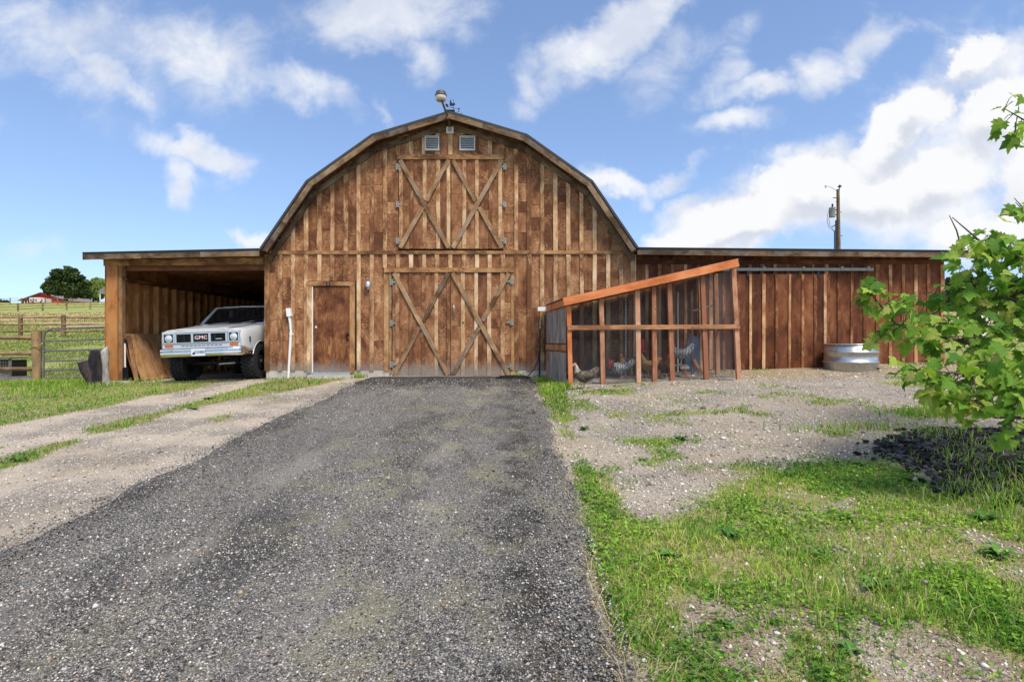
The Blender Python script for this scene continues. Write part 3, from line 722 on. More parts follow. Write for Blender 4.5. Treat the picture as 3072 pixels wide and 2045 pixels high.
def build_grass():
    n = 520000; y = depth_samples(n, 1.9, 13.6, 0.75); x = np.where(rng.random(n) < 0.34, -12 * rng.random(n) - 3.2, 0.45 + 9.5 * rng.random(n))
    keep = np.abs(x) < y * 0.95 + 0.3; x, y = x[keep], y[keep]
    g = grass_amount(x, y); keep = rng.random(len(x)) < g ** 1.3 * (0.6 + 0.4 * fbm(x, y, 0.3, 6)); x, y, g = x[keep], y[keep], g[keep]
    lim = 210000
    if len(x) > lim: s = rng.choice(len(x), lim, replace=False); x, y, g = x[s], y[s], g[s]
    n = len(x); v = fbm(x, y, 1.1, 7); dry = sst(0.50, 0.66, fbm(x, y, 0.8, 0) + 0.25 * (np.abs(x - 0.8) < 0.4))
    idx = np.clip((v - 0.25) * 4.5 + rng.normal(0, 0.85, n) + dry * 1.35, 0, 4).astype(int)
    c = np.array(GREEN)[idx] * (0.8 + 0.4 * rng.random((n, 1)))
    tall = np.interp(fbm(x, y, 0.7, 5), [0.3, 0.7], [0.5, 1.5])
    h = (0.015 + 0.032 * rng.random(n)) * tall * (0.55 + 0.45 * g) * np.where(x < -3, 1.0, 1.0) + 0.002 * y
    h = np.where(rng.random(n) < 0.02, h * 2.0, h)
    w = 0.0030 + 0.0028 * rng.random(n) + 0.0007 * y
    blades('grass', x, y, h, w, 0.3 + 0.8 * rng.random(n), c)
    # clover and other small leaves between the blades
    n = 300000; y = depth_samples(n, 1.9, 13.0, 0.9); x = np.where(rng.random(n) < 0.25, -8 * rng.random(n) - 3.2, 0.5 + 8 * rng.random(n))
    keep = (np.abs(x) < y * 0.95 + 0.3) & (rng.random(n) < grass_amount(x, y) * sst(0.38, 0.6, fbm(x, y, 0.5, 3))); x, y = x[keep][:95000], y[keep][:95000]; n = len(x)
    z = ground_z(x, y) + 0.008 + 0.032 * rng.random(n) ** 1.5; s = (0.007 + 0.009 * rng.random(n) + 0.0009 * y)[:, None]
    u = rng.normal(size=(n, 3)) * (1, 1, 0.35); u /= np.linalg.norm(u, axis=1)[:, None]; v = np.cross(u, rng.normal(size=(n, 3)) * 0.35 + (0, 0, 1)); v /= np.linalg.norm(v, axis=1)[:, None]
    P = np.stack([x, y, z], 1); V = np.stack([P - u * s, P - v * s * 0.6, P + u * s, P + v * s * 0.6], 1).reshape(-1, 3)
    idx = np.clip((fbm(x, y, 1.1, 7) - 0.25) * 4.0 + rng.normal(0, 0.7, n), 0, 3.4).astype(int); c = np.array(GREEN)[idx] * (0.75 + 0.5 * rng.random((n, 1)))
    npmesh('clover', V, np.arange(4 * n), np.full(n, 4), 'blades', np.repeat(c, 4, 0), kind='stuff')
    # taller stems with seed heads at the edge of the rock bed, by the gate and the wall
    pts = []
    for (cx, cy, rx, ry, m) in ((3.85, 4.35, .42, .40, 800), (4.2, 6.95, .7, .2, 300), (4.7, 5.6, .25, .25, 90), (4.6, 6.2, .5, .3, 160), (5.2, 5.6, .6, .5, 120), (4.2, 5.2, .3, .5, 180), (4.5, 4.7, .4, .3, 120), (-11, 13.6, 1.8, .5, 2600), (-9.9, 12.6, .8, .5, 900), (5.9, 7.7, .7, .3, 900), (0.9, 11.0, .25, .5, 700), (-3.6, 13.3, .2, .08, 120), (1.9, 3.0, .6, .35, 700), (0.15, 13.2, .12, .06, 120)):
        pts.append(np.stack([cx + rx * rng.normal(0, .6, m), cy + ry * rng.normal(0, .6, m), np.full(m, 0.10)], 1))
    p = np.concatenate(pts); p = p[p[:, 1] < 14.4]; n = len(p)
    c = pick(GREEN, [.1, .25, .3, .25, .1], n); h = p[:, 2] * (0.6 + 1.1 * rng.random(n))
    blades('tall_grass', p[:, 0], p[:, 1], h, 0.004 + 0.0006 * p[:, 1], 0.2 + 0.5 * rng.random(n), c)
    # dry stalks lying about
    m = 1500; x = np.where(rng.random(m) < .75, 0.45 + 1.4 * rng.random(m) ** 2, 0.6 + 4 * rng.random(m)); y = depth_samples(m, 2.2, 9, 1.0)
    c = pick([(.58, .48, .26), (.45, .36, .18), (.66, .58, .36)], [.4, .3, .3], m)
    blades('dry_stalks', x, y, 0.05 + 0.07 * rng.random(m), np.full(m, 0.0035), 1.6 + 0.8 * rng.random(m), c, z=np.where((x > -3.4) & (x < .55), drive_z(x, y), ground_z(x, y)) + 0.008)
    # pasture beyond the gate
    m = 60000; y = depth_samples(m, 14.3, 75, 1.0); x = -y * (0.66 + 0.30 * rng.random(m)); k = (x < -9.95); x, y = x[k], y[k]; m = len(x)
    c = pick([(.16, .26, .04), (.26, .34, .06), (.42, .42, .12), (.52, .46, .22)], [.2, .35, .3, .15], m)
    k = rng.random(m) < sst(0.35, 0.6, fbm(x, y, 3.0, 4)); x, y, c = x[k], y[k], c[k]; m = len(x)
    blades('pasture_grass', x, y, (0.03 + 0.05 * rng.random(m)) * (0.8 + y * 0.03), 0.008 + 0.0010 * y, 0.4 + 0.6 * rng.random(m), c)
build_grass()

# ---- broad-leaved weeds, each a rosette
def build_weeds():
    spots = [(1.02, 3.62, .13), (2.02, 3.15, .15), (1.35, 5.9, .12), (2.0, 6.75, .14), (0.95, 7.4, .12), (2.55, 5.2, .16), (3.05, 4.9, .15), (3.4, 4.1, .14), (3.0, 3.5, .13), (3.75, 4.75, .16),
             (4.55, 5.0, .15), (5.0, 6.3, .18), (3.35, 5.45, .15), (1.5, 3.9, .12), (2.45, 4.15, .12), (2.9, 2.75, .11), (1.55, 2.6, .10), (-5.55, 10.4, .16), (-5.2, 9.3, .13), (-5.3, 6.1, .13), (5.5, 5.6, .2), (4.9, 4.6, .18)]
    for k, (x, y, r) in enumerate(spots):
        m = random.randint(9, 20); r *= random.uniform(.6, .95); mb = MB(); z = gz(x, y)
        for i in range(m):
            a = random.random() * 6.283; L = r * random.uniform(.6, 1.1); up = random.uniform(.25, .9); w = L * random.uniform(.16, .26)
            d = Vector((math.cos(a), math.sin(a), 0)); s = Vector((-d.y, d.x, 0)) * w
            b = Vector((x, y, z)); p1 = b + d * L * .45 + Vector((0, 0, L * .45 * up + .01)); p2 = b + d * L + Vector((0, 0, L * .5 * up))
            mb.add([b, p1 - s, p2, p1 + s, p1 + Vector((0, 0, -w * .4))], [(0, 1, 4), (1, 2, 4), (2, 3, 4), (3, 0, 4)], True)
        o = mb.build('weed', 'weed_leaf')
        where = WEED_WHERE[k]
        tag(o, 'low broad-leaved green weed ' + where, 'weed', 'weeds in the yard')
m, t, b, o = newmat('weed_leaf')
_co, _r = objco(t); setb(t, b, t.mix(_r, (0.045, 0.14, 0.02), (0.11, 0.24, 0.035)), 0.5, spec=0.35)
WEED_WHERE = ['beside the drive edge, largest dark rosette there', 'in the front lawn, dark clump with pointed leaves', 'in the gravel near the drive, below the coop', 'in the small grass patch amid the gravel', 'at the drive edge level with the gravel yard',
              'in the lawn edge beneath the gravel, middle one', 'in the lawn halfway to the black rocks', 'in the lawn just before the black rocks', 'in the lower lawn towards the black rocks', 'at the near corner of the black rock bed',
              'among the black rocks, pale and upright', 'at the far edge of the black rock bed', 'in the lawn beside the far corner of the rocks', 'in the lawn near the drive, second rosette', 'in the middle of the front lawn, small', 'in the bottom of the lawn, low and wide', 'in the bare soil nearest the drive',
              'in the grass strip before the white truck', 'in the grass strip between the wheel tracks, far half', 'in the grass strip between the wheel tracks, near end', 'under the maple boughs on the rocks', 'under the lowest maple leaves on the rocks']
build_weeds()

# ---- bed of black rock round the maple
def build_rocks():
    xs = np.linspace(3.2, 7.8, 36); ys = np.linspace(2.8, 7.1, 34); gx, gy = np.meshgrid(xs, ys)
    cx, cy = 5.5, 4.95; ang = np.arctan2(gy - cy, gx - cx); rr = np.hypot((gx - cx) / 2.0, (gy - cy) / 1.85)
    lim = 0.93 + (fbm(np.cos(ang) * 2, np.sin(ang) * 2, 0.7, 2) - .5) * 0.35
    z = ground_z(gx, gy) + np.where(rr < lim, 0.012, -0.05)
    nx, ny = len(xs), len(ys); i = (np.arange(nx - 1)[None, :] + nx * np.arange(ny - 1)[:, None]).ravel()
    Fc = np.stack([i, i + 1, i + 1 + nx, i + nx], 1)
    bed = npmesh('rock_bed', np.stack([gx, gy, z], -1).reshape(-1, 3), Fc.ravel(), np.full(len(Fc), 4), 'soil_dark', kind='structure')
    ORG[bed.name] = Vector((0, 0, 0))
    import bmesh
    variants = []
    for k in range(5):
        bm = bmesh.new(); bmesh.ops.create_icosphere(bm, subdivisions=1, radius=1.0)
        for v in bm.verts: v.co *= random.uniform(.72, 1.2); v.co.z *= 0.62; v.co.x *= 1.15
        bmesh.ops.bevel(bm, geom=bm.edges[:], offset=0.0001, segments=1) if False else None
        me = bpy.data.meshes.new('rock'); bm.to_mesh(me); bm.free(); me.materials.append(MATS['black_rock']); variants.append(me)
    def inside(x, y):
        a = math.atan2(y - cy, x - cx); r = math.hypot((x - cx) / 2.0, (y - cy) / 1.85)
        return r < 0.95 + (float(fbm(math.cos(a) * 2, math.sin(a) * 2, 0.7, 2)) - .5) * 0.35
    pts = []
    while len(pts) < 5600:
        x, y = random.uniform(3.2, 7.8), random.uniform(2.8, 7.1)
        if inside(x, y): pts.append((x, y))
        elif random.random() < 0.06 and inside(x + .18, y - .05): pts.append((x, y))
    vis = [p for p in pts if p[0] < p[1] * 0.92]; rest = [p for p in pts if p[0] >= p[1] * 0.92]
    vis.sort(key=lambda p: p[1]); own, more = vis[:290], vis[290:] + rest
    for (x, y) in own:
        o = link_obj('rock', random.choice(variants), (x, y, gz(x, y) + 0.025), bed, (random.uniform(-.4, .4), random.uniform(-.4, .4), random.uniform(0, 6.28)))
        s = random.uniform(.019, .040); o.scale = (s, s * random.uniform(.6, 1), s * random.uniform(.6, 1.1))
    V = []; Fl = []; k = 0
    for (x, y) in more:
        me = random.choice(variants); s = random.uniform(.016, .038); a = random.uniform(0, 6.28); M = Matrix.Translation((x, y, gz(x, y) + 0.025)) @ Matrix.Rotation(a, 4, 'Z') @ Matrix.Rotation(random.uniform(-.5, .5), 4, 'X') @ Matrix.Scale(s, 4)
        for v in me.vertices: V.append(M @ v.co)
        for p in me.polygons: Fl += [i + k for i in p.vertices]
        k += len(me.vertices)
    o = npmesh('loose_rocks', np.array([tuple(v) for v in V]), np.array(Fl), np.full(len(Fl) // 3, 3), 'black_rock', parent=bed, kind='stuff')
build_rocks()
# ================================================================== THE BARN
YF = 13.5                                    # face of the gable wall
CX = -1.447                                  # its centre line
OUT = [(-4.36, 3.0), (-3.30, 4.555), (-1.79, 5.63), (0, 6.17), (1.79, 5.63), (3.30, 4.555), (4.36, 3.0)]   # bow-backed gambrel, from the centre line
def roof_z(x): return float(np.interp(x - CX, [p[0] for p in OUT], [p[1] for p in OUT]))
XL, XR = -5.86, 2.915
barn = thing('barn', 'large weathered brown board-and-batten barn with bowed gambrel roof, open carport and side wing', 'barn', (CX, YF, 0))
BX = [-5.81 + 0.3109 * i for i in range(29)]
ENTRY = (-4.73, -3.845, 0.114, 2.135); MAIN = (-2.836, -0.028, 0.03, 2.47); LOFT = (-2.69, -0.19, 3.03, 5.14)
GIRT = (2.905, 2.985)
def cuts(z0, z1, x, m=0.0):
    """pieces of the upright z0..z1 at x that no doorway interrupts"""
    seg = [(z0, z1)]
    for (a, b, c, d) in ((ENTRY[0] - .11 - m, ENTRY[1] + .11 + m, -1, 2.27), (MAIN[0] - .17 - m, MAIN[1] + .06 + m, -1, 2.585), (LOFT[0] - .03 - m, LOFT[1] + .02 + m, 2.985, 5.26)):
        if a < x < b:
            new = []
            for (p, q) in seg:
                if d <= p or c >= q: new.append((p, q)); continue
                if p < c: new.append((p, c))
                if q > d: new.append((d, q))
            seg = new
    return [(p, q) for (p, q) in seg if q - p > 0.04]
def build_front():
    mb = MB(); poly = [(XL + 0.02, -0.05), (XR - 0.02, -0.05)] + [(CX + x, z - 0.16) for (x, z) in OUT[::-1]]
    mb.prism(poly, 'y', YF + 0.02, YF + 0.10)
    wall = mb.build('front_wall', 'dark_backing', barn)
    for (a, b) in ((XL + 0.03, ENTRY[0] - .03), (ENTRY[1] + .03, MAIN[0] - .0), (MAIN[1], XR + 0.2)):
        mb = MB(); mb.box(a, b, YF + 0.002, YF + 0.018, -0.3, 0.15); mb.build('foundation', 'concrete', barn)
    # sheathing, bay by bay, with the butt joints open between the pieces
    for i in range(28):
        x0, x1 = BX[i] + 0.002, BX[i + 1] - 0.002; xm = (x0 + x1) / 2
        for (z0, z1, joints) in ((0.146, 2.945, (0.85, 1.35, 1.62, 2.05, 2.42)), (2.947, 9, (3.42, 3.85, 4.15, 4.55, 4.95, 5.4))):
            for (p, q) in cuts(z0, min(z1, min(roof_z(x0), roof_z(x1)) - 0.10), xm):
                cut = sorted(j + random.choice((0, 0, 0, .05, -.07)) for j in joints if p + .15 < j < q - .15 and random.random() < 0.36)
                ed = [p] + cut + [q]
                for k in range(len(ed) - 1):
                    a, b = ed[k] + (0.004 if k else 0), ed[k + 1] - (0.004 if k < len(ed) - 2 else 0)
                    pr = random.uniform(-.002, .002); m2 = MB()
                    if z1 > 5 and k == len(ed) - 2 and q > 3.0 and q < min(roof_z(x0), roof_z(x1)):
                        tl, tr = (min(roof_z(x0) - .10, 99), min(roof_z(x1) - .10, 99)) if abs(q - (min(roof_z(x0), roof_z(x1)) - .10)) < 1e-6 else (b, b)
                        m2.prism([(x0, a), (x1, a), (x1, tr), (x0, tl)], 'y', YF + pr, YF + 0.02)
                    else: m2.box(x0, x1, YF + pr, YF + 0.02, a, b)
                    m2.build('siding_panel', 'siding', wall)
    for i, x in enumerate(BX):
        lo = 0.146
        for (z0, z1) in ((lo, GIRT[0] - .003), (GIRT[1] + .003, roof_z(x) - 0.20)):
            for (p, q) in cuts(z0, z1, x, 0.02):
                w = random.uniform(.088, .108); dx = random.uniform(-.006, .006)
                tilt = random.uniform(-.004, .004)
                board('batten', wall, (x + dx, YF - .0145, p), (x + dx + tilt, YF - .0145, q), w, .028, 'batten', wob=.004)
    # girt board across the front at eaves height, in three lengths
    for (a, b) in ((XL + .12, -3.85), (-3.846, -0.6), (-0.596, XR - 0.02)):
        board('girt', wall, (a, YF - .020, 2.945), (b, YF - .020, 2.945), GIRT[1] - GIRT[0], .040, 'trim', wob=.003)
    # rake boards on the wall, following the underside of the roof
    pts = [(CX + x * 0.985, z - 0.24) for (x, z) in OUT]
    for k in range(6):
        A, B = pts[k], pts[k + 1]
        board('rake_board', wall, (A[0], YF - .030, A[1]), (B[0], YF - .030, B[1]), .125, .058, 'fascia')
    # corner boards
    board('corner_board', wall, (XL + .055, YF - .016, .146), (XL + .055, YF - .016, 2.90), .115, .03, 'trim')
    board('corner_board', wall, (XR - .05, YF - .016, .146), (XR - .05, YF - .016, 2.90), .11, .03, 'trim')
    return wall
front = build_front()

def hinge(parent, x, z, y, side, strap=.13):
    mb = MB(); mb.box(x - .038, x + .038, y - .006, y, z - .072, z + .072); s = side
    mb.prism([(x, z - .03), (x + s * strap, z - .012), (x + s * strap, z + .012), (x, z + .03)][::s], 'y', y - .010, y - .004)
    mb.cyl((x + s * .012, y - .012, z - .06), (x + s * .012, y - .012, z + .06), .009, 6)
    for dz in (-.05, .05): mb.cyl((x - s * .022, y - .010, z + dz), (x - s * .022, y - .004, z + dz), .006, 6)
    mb.build('hinge', 'hinge_zinc', parent)
def leaf(name, x0, x1, z0, z1, bats, front_dir, hinge_side, hinge_z, y=YF):
    """a door leaf: boards, battens and two crossed braces"""
    mb = MB(); mb.box(x0, x1, y + .002, y + .018, z0, z1); d = mb.build(name, 'dark_backing', barn)
    ed = [x0] + sorted(b for b in bats if x0 + .06 < b < x1 - .06) + [x1]
    for i in range(len(ed) - 1):
        cut = [z0] + sorted(random.uniform(z0 + .3, z1 - .3) for _ in range(random.choice((0, 1, 1, 2)))) + [z1]
        for k in range(len(cut) - 1):
            m2 = MB(); m2.box(ed[i] + .002, ed[i + 1] - .002, y - .016 + random.uniform(-.002, .002), y + .002, cut[k] + .003, cut[k + 1] - .003); m2.build('siding_panel', 'siding', d)
    for b in bats:
        if x0 - .01 < b < x1 + .01:
            b = min(max(b, x0 + .045), x1 - .045)
            board('batten', d, (b, y - .027, z0 + .004), (b + random.uniform(-.004, .004), y - .027, z1 - .004), random.uniform(.082, .098), .022, 'batten', wob=.003)
    a = .045
    tl, br, tr, bl = (x0 + a, z1 - .02), (x1 - a, z0 + .02), (x1 - a, z1 - .02), (x0 + a, z0 + .02)
    over, under = ((tl, br), (bl, tr)) if front_dir == '\\' else ((bl, tr), (tl, br))
    board('brace', d, (over[0][0], y - .052, over[0][1]), (over[1][0], y - .052, over[1][1]), .10, .026, 'brace', wob=.003)
    mid = ((under[0][0] + under[1][0]) / 2, (under[0][1] + under[1][1]) / 2)
    dv = Vector((under[1][0] - under[0][0], 0, under[1][1] - under[0][1])).normalized() * .085
    board('brace', d, (under[0][0], y - .051, under[0][1]), (mid[0] - dv.x, y - .051, mid[1] - dv.z), .10, .026, 'brace', wob=.003)
    board('brace', d, (mid[0] + dv.x, y - .051, mid[1] + dv.z), (under[1][0], y - .051, under[1][1]), .10, .026, 'brace', wob=.003)
    for z in hinge_z:
        hinge(d, x0 - .02 if hinge_side < 0 else x1 + .02, z, y - .038, -hinge_side, .12)
    return d
LB = [(p - 1536) / 126.42 for p in (1203, 1235, 1274, 1315, 1346, 1393, 1431, 1471.7, 1501)]
leaf('loft_door', LOFT[0], CX - .006, LOFT[2], LOFT[3], LB[:5], '\\', -1, (4.97, 4.08, 3.22))
leaf('loft_door', CX + .006, LOFT[1], LOFT[2], LOFT[3], LB[5:], '/', 1, (4.97, 4.08, 3.22))
DB = [(1120 + z * .28056 - 1536) / 126.42 for z in (260, 400, 537, 675, 818, 958, 1100, 1240, 1383)]
dl = leaf('barn_door', MAIN[0], CX - .012, MAIN[2], MAIN[3], DB[:5], '\\', -1, (2.24, 1.27, .29))
dr = leaf('barn_door', CX - .004, MAIN[1], MAIN[2], MAIN[3], DB[5:], '\\', 1, (2.26, 1.29, .24))
mb = MB(); mb.tube([(-1.368, YF - .03, 1.70), (-1.372, YF - .085, 1.69), (-1.368, YF - .09, 1.58), (-1.364, YF - .085, 1.45), (-1.36, YF - .03, 1.44)], .011, 7); mb.build('handle', 'galv', dr)
mb = MB(); mb.lathe([(.0, 0), (.022, .004), (.022, .02), (.0, .024)], (-1.157, YF - .05, 1.28), 10); mb.build('knob', 'black_metal', dr)
# door surrounds
board('door_header', front, (MAIN[0] - .19, YF - .028, 2.525), (MAIN[1] + .08, YF - .028, 2.525), .105, .056, 'trim', wob=.003)
board('loft_header', front, (LOFT[0] - .03, YF - .028, 5.20), (LOFT[1] - .01, YF - .028, 5.20), .115, .056, 'trim', wob=.003)
board('door_jamb', front, (MAIN[0] - .145, YF - .012, .146), (MAIN[0] - .145, YF - .012, 2.47), .115, .024, 'trim', wob=.003)
board('door_jamb', front, (MAIN[0] - .05, YF - .010, .05), (MAIN[0] - .05, YF - .010, 2.47), .062, .02, 'brace', wob=.002)
board('door_jamb', front, (MAIN[1] + .045, YF - .010, .05), (MAIN[1] + .045, YF - .010, 2.47), .075, .02, 'trim', wob=.002)
mb = MB(); mb.box(MAIN[0] - .15, MAIN[1] + .25, YF - .16, YF + .02, -.12, .022); mb.build('door_sill', 'concrete', barn)
# entry door
mb = MB(); mb.box(ENTRY[0] - .005, ENTRY[1] + .005, YF - .012, YF + .016, ENTRY[2], ENTRY[3]); ed_ = mb.build('entry_door', 'door_ply', barn)
board('door_trim', ed_, (ENTRY[0] - .068, YF - .02, .09), (ENTRY[0] - .068, YF - .02, 2.155), .12, .04, 'batten')
board('door_trim', ed_, (ENTRY[1] + .062, YF - .02, .09), (ENTRY[1] + .062, YF - .02, 2.155), .12, .04, 'trim')
board('door_trim', ed_, (ENTRY[0] - .14, YF - .022, 2.205), (ENTRY[1] + .13, YF - .022, 2.205), .10, .044, 'trim')
mb = MB(); mb.box(ENTRY[0] - .008, ENTRY[0] + .014, YF - .026, YF - .012, .10, 2.15); mb.build('weather_strip', 'white_paint', ed_)
mb = MB(); mb.box(ENTRY[0] - .02, ENTRY[1] + .02, YF - .07, YF + .01, .062, .112); mb.build('threshold', 'galv', ed_)
mb = MB(); mb.box(ENTRY[0] - .04, ENTRY[1] + .16, YF - .24, YF - .0, -.12, .055); mb.build('door_step', 'concrete', barn)
for z, r in ((1.00, .030), (.88, .022)):
    mb = MB(); kx = ENTRY[1] - .055; mb.tube([(kx, YF - .012, z), (kx, YF - .03, z), (kx, YF - .05, z), (kx, YF - .07, z)], [r * 1.2, r * .6, r, r * .6], 10); mb.build('knob', 'black_metal', ed_)
mb = MB(); mb.box(-4.665, -4.625, YF - .014, YF - .011, 1.16, 1.20); mb.build('sticker', 'white_paint', ed_)
hs = [(-4.345 + .042 * math.sin(a) * (1 if abs(a) < 2.2 else .8), YF - .050, 2.205 - .05 * math.cos(a)) for a in np.linspace(-2.5, 2.5, 13)]
mb = MB(); mb.tube(hs, .010, 6)
tag(mb.build('horseshoe', 'dark_iron'), 'rusty iron horseshoe nailed over the plywood entry door', 'horseshoe')

# ---- roofs
def build_roof():
    th = 0.055; y0, y1 = 13.14, 26.0
    mb = MB(); up = OUT; lo = [(x, z - th) for (x, z) in OUT]
    poly = [(CX + x * 1.006, z) for (x, z) in up] + [(CX + x, z) for (x, z) in lo[::-1]]
    n = len(up)
    for k in range(n - 1):
        q = [poly[k], poly[k + 1], poly[2 * n - 2 - k], poly[2 * n - 1 - k]]
        mb.prism(q[::-1], 'y', y0, y1)
    roof = mb.build('roof', 'shingle', barn)
    # deck seen from below
    mb = MB(); a = [(CX + x * .998, z - th - .004) for (x, z) in OUT]; b = [(CX + x * .99, z - th - .03) for (x, z) in OUT]
    for k in range(n - 1): mb.prism([a[k], b[k], b[k + 1], a[k + 1]], 'y', y0 + .03, y1 - .1)
    mb.build('roof_deck', 'roof_under', roof)
    # bargeboards, several lengths on each slope, and look-out blocks behind them
    for k in range(n - 1):
        A, B = Vector((CX + OUT[k][0], 0, OUT[k][1])), Vector((CX + OUT[k + 1][0], 0, OUT[k + 1][1]))
        d = (B - A); L = d.length; u = d.normalized(); nrm = Vector((u.z, 0, -u.x)); nrm = nrm if nrm.z < 0 else -nrm
        cut = [0] + ([random.uniform(.4, .6)] if L > 1.7 else []) + [1]
        for j in range(len(cut) - 1):
            P = A + d * cut[j] + nrm * .118; Q = A + d * cut[j + 1] - u * .004 + nrm * .118
            w = .118 + random.uniform(-.004, .004)
            board('bargeboard', roof, (P.x, y0 + .012 + random.uniform(0, .004), P.z), (Q.x, y0 + .012, Q.z), w, .03, 'fascia', wob=.003)
    # drip edge of shingles with ragged courses
    mb = MB(); mb.box(CX - .12, CX + .12, y0 - .01, y1, 6.165, 6.185)
    mb.build('ridge_cap', 'shingle', roof)
    return roof
roof = build_roof()
def lean_roof(name, xa, za, xb, zb, y0=13.14, y1=26.0):
    """low lean-to roof from a to b"""
    mb = MB(); mb.prism([(xa, za - .045), (xb, zb - .045), (xb, zb), (xa, za)], 'y', y0, y1)
    o = mb.build(name, 'shingle', barn)
    mb = MB(); mb.prism([(xa + .03, za - .075), (xb - .03, zb - .075), (xb - .03, zb - .048), (xa + .03, za - .048)], 'y', y0 + .04, y1 - .1)
    mb.build('roof_deck', 'roof_under', o)
    cut = np.linspace(0, 1, 4)
    for j in range(3):
        p, q = cut[j], cut[j + 1]
        P = (xa + (xb - xa) * p, y0 + .012 + .006 * (j % 2), za + (zb - za) * p - .103); Q = (xa + (xb - xa) * q - .003, y0 + .012 + .006 * (j % 2), za + (zb - za) * q - .103)
        board('fascia_board', o, P, Q, .112, .028, 'fascia', wob=.006)
    mb = MB(); mb.prism([(xa, za - .002), (xb, zb - .002), (xb, zb + .012), (xa, za + .012)], 'y', y0 - .02, y0 + .2); mb.build('drip_edge', 'shingle', o)
    return o
car = lean_roof('carport_roof', -9.92, 2.885, -5.84, 2.975)
wng = lean_roof('wing_roof', 2.90, 3.0, 10.55, 2.93)

# ---- carport
def build_carport():
    for k, y in enumerate(np.arange(14.2, 25.5, .61)):
        board('rafter', car, (-9.6, y, 2.72), (-5.9, y, 2.80), .14, .038, 'roof_under', n=(0, 1, 0))
    board('header_beam', car, (-9.64, YF - .04, 2.695), (-5.88, YF - .04, 2.735), .15, .08, 'trim')
    board('header_beam', car, (-9.3, YF + .10, 2.60), (-5.9, YF + .10, 2.62), .16, .04, 'roof_under')
    mb = MB(); mb.box(-9.70, -9.62, YF + .05, 25.9, gz(-9.7, 14.5) - .2, 2.80); w = mb.build('carport_wall', 'interior_wood', barn)
    y = YF + .10
    for k in range(30):
        y2 = y + .406
        mb = MB(); mb.box(-9.618, -9.600 + random.uniform(0, .006), y + .003, y2 - .003, -.12, 2.28); mb.build('wall_board', 'interior_wood', w)
        board('wall_stud', w, (-9.535, y + .02, -.12), (-9.535, y + .02, 2.30), .13, .045, 'stud_wood', n=(0, 1, 0))
        y = y2
    board('top_plate', w, (-9.56, YF + .1, 2.36), (-9.56, 25.8, 2.36), .10, .09, 'roof_under', n=(0, 0, 1))
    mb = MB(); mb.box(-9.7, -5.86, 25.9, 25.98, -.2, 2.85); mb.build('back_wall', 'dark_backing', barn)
    mb = MB(); mb.box(-5.90, -5.84, YF + .12, 25.9, -.1, 2.95); mb.build('inner_wall', 'interior_wood', barn)
    p = thing_part_post()
def thing_part_post():
    o = board('carport_post', barn, (-9.43, YF - .03, gz(-9.4, 13.4) - .1), (-9.43, YF - .03, 2.62), .26, .14, 'interior_wood')
    board('post_trim', o, (-9.615, YF - .045, gz(-9.5, 13.4) - .05), (-9.615, YF - .045, 2.62), .085, .12, 'post_wood')
    board('post_trim', o, (-9.52, YF - .11, gz(-9.5, 13.4) - .02), (-9.52, YF - .11, 1.15), .07, .012, 'grey_wood')
    mb = MB()
    for z in (.90, .52, .16): mb.cyl((-9.52, YF - .121, z), (-9.52, YF - .112, z), .017, 8)
    mb.build('bolt_hole', 'black_metal', o)
    mb = MB(); mb.box(-9.66, -9.55, YF - .14, YF - .03, 2.30, 2.36); mb.bar((-9.66, YF - .12, 2.48), (-9.56, YF - .12, 2.30), .05, .04); mb.build('bracket', 'post_wood', o)
    return o
build_carport()
mb = MB(); mb.box(-9.70, -8.95, 13.28, 13.44, gz(-9.3, 13.3) - .06, gz(-9.3, 13.3) + .05)
tag(mb.build('concrete_kerb', 'concrete'), 'short pale concrete kerb at the foot of the carport post', 'kerb')

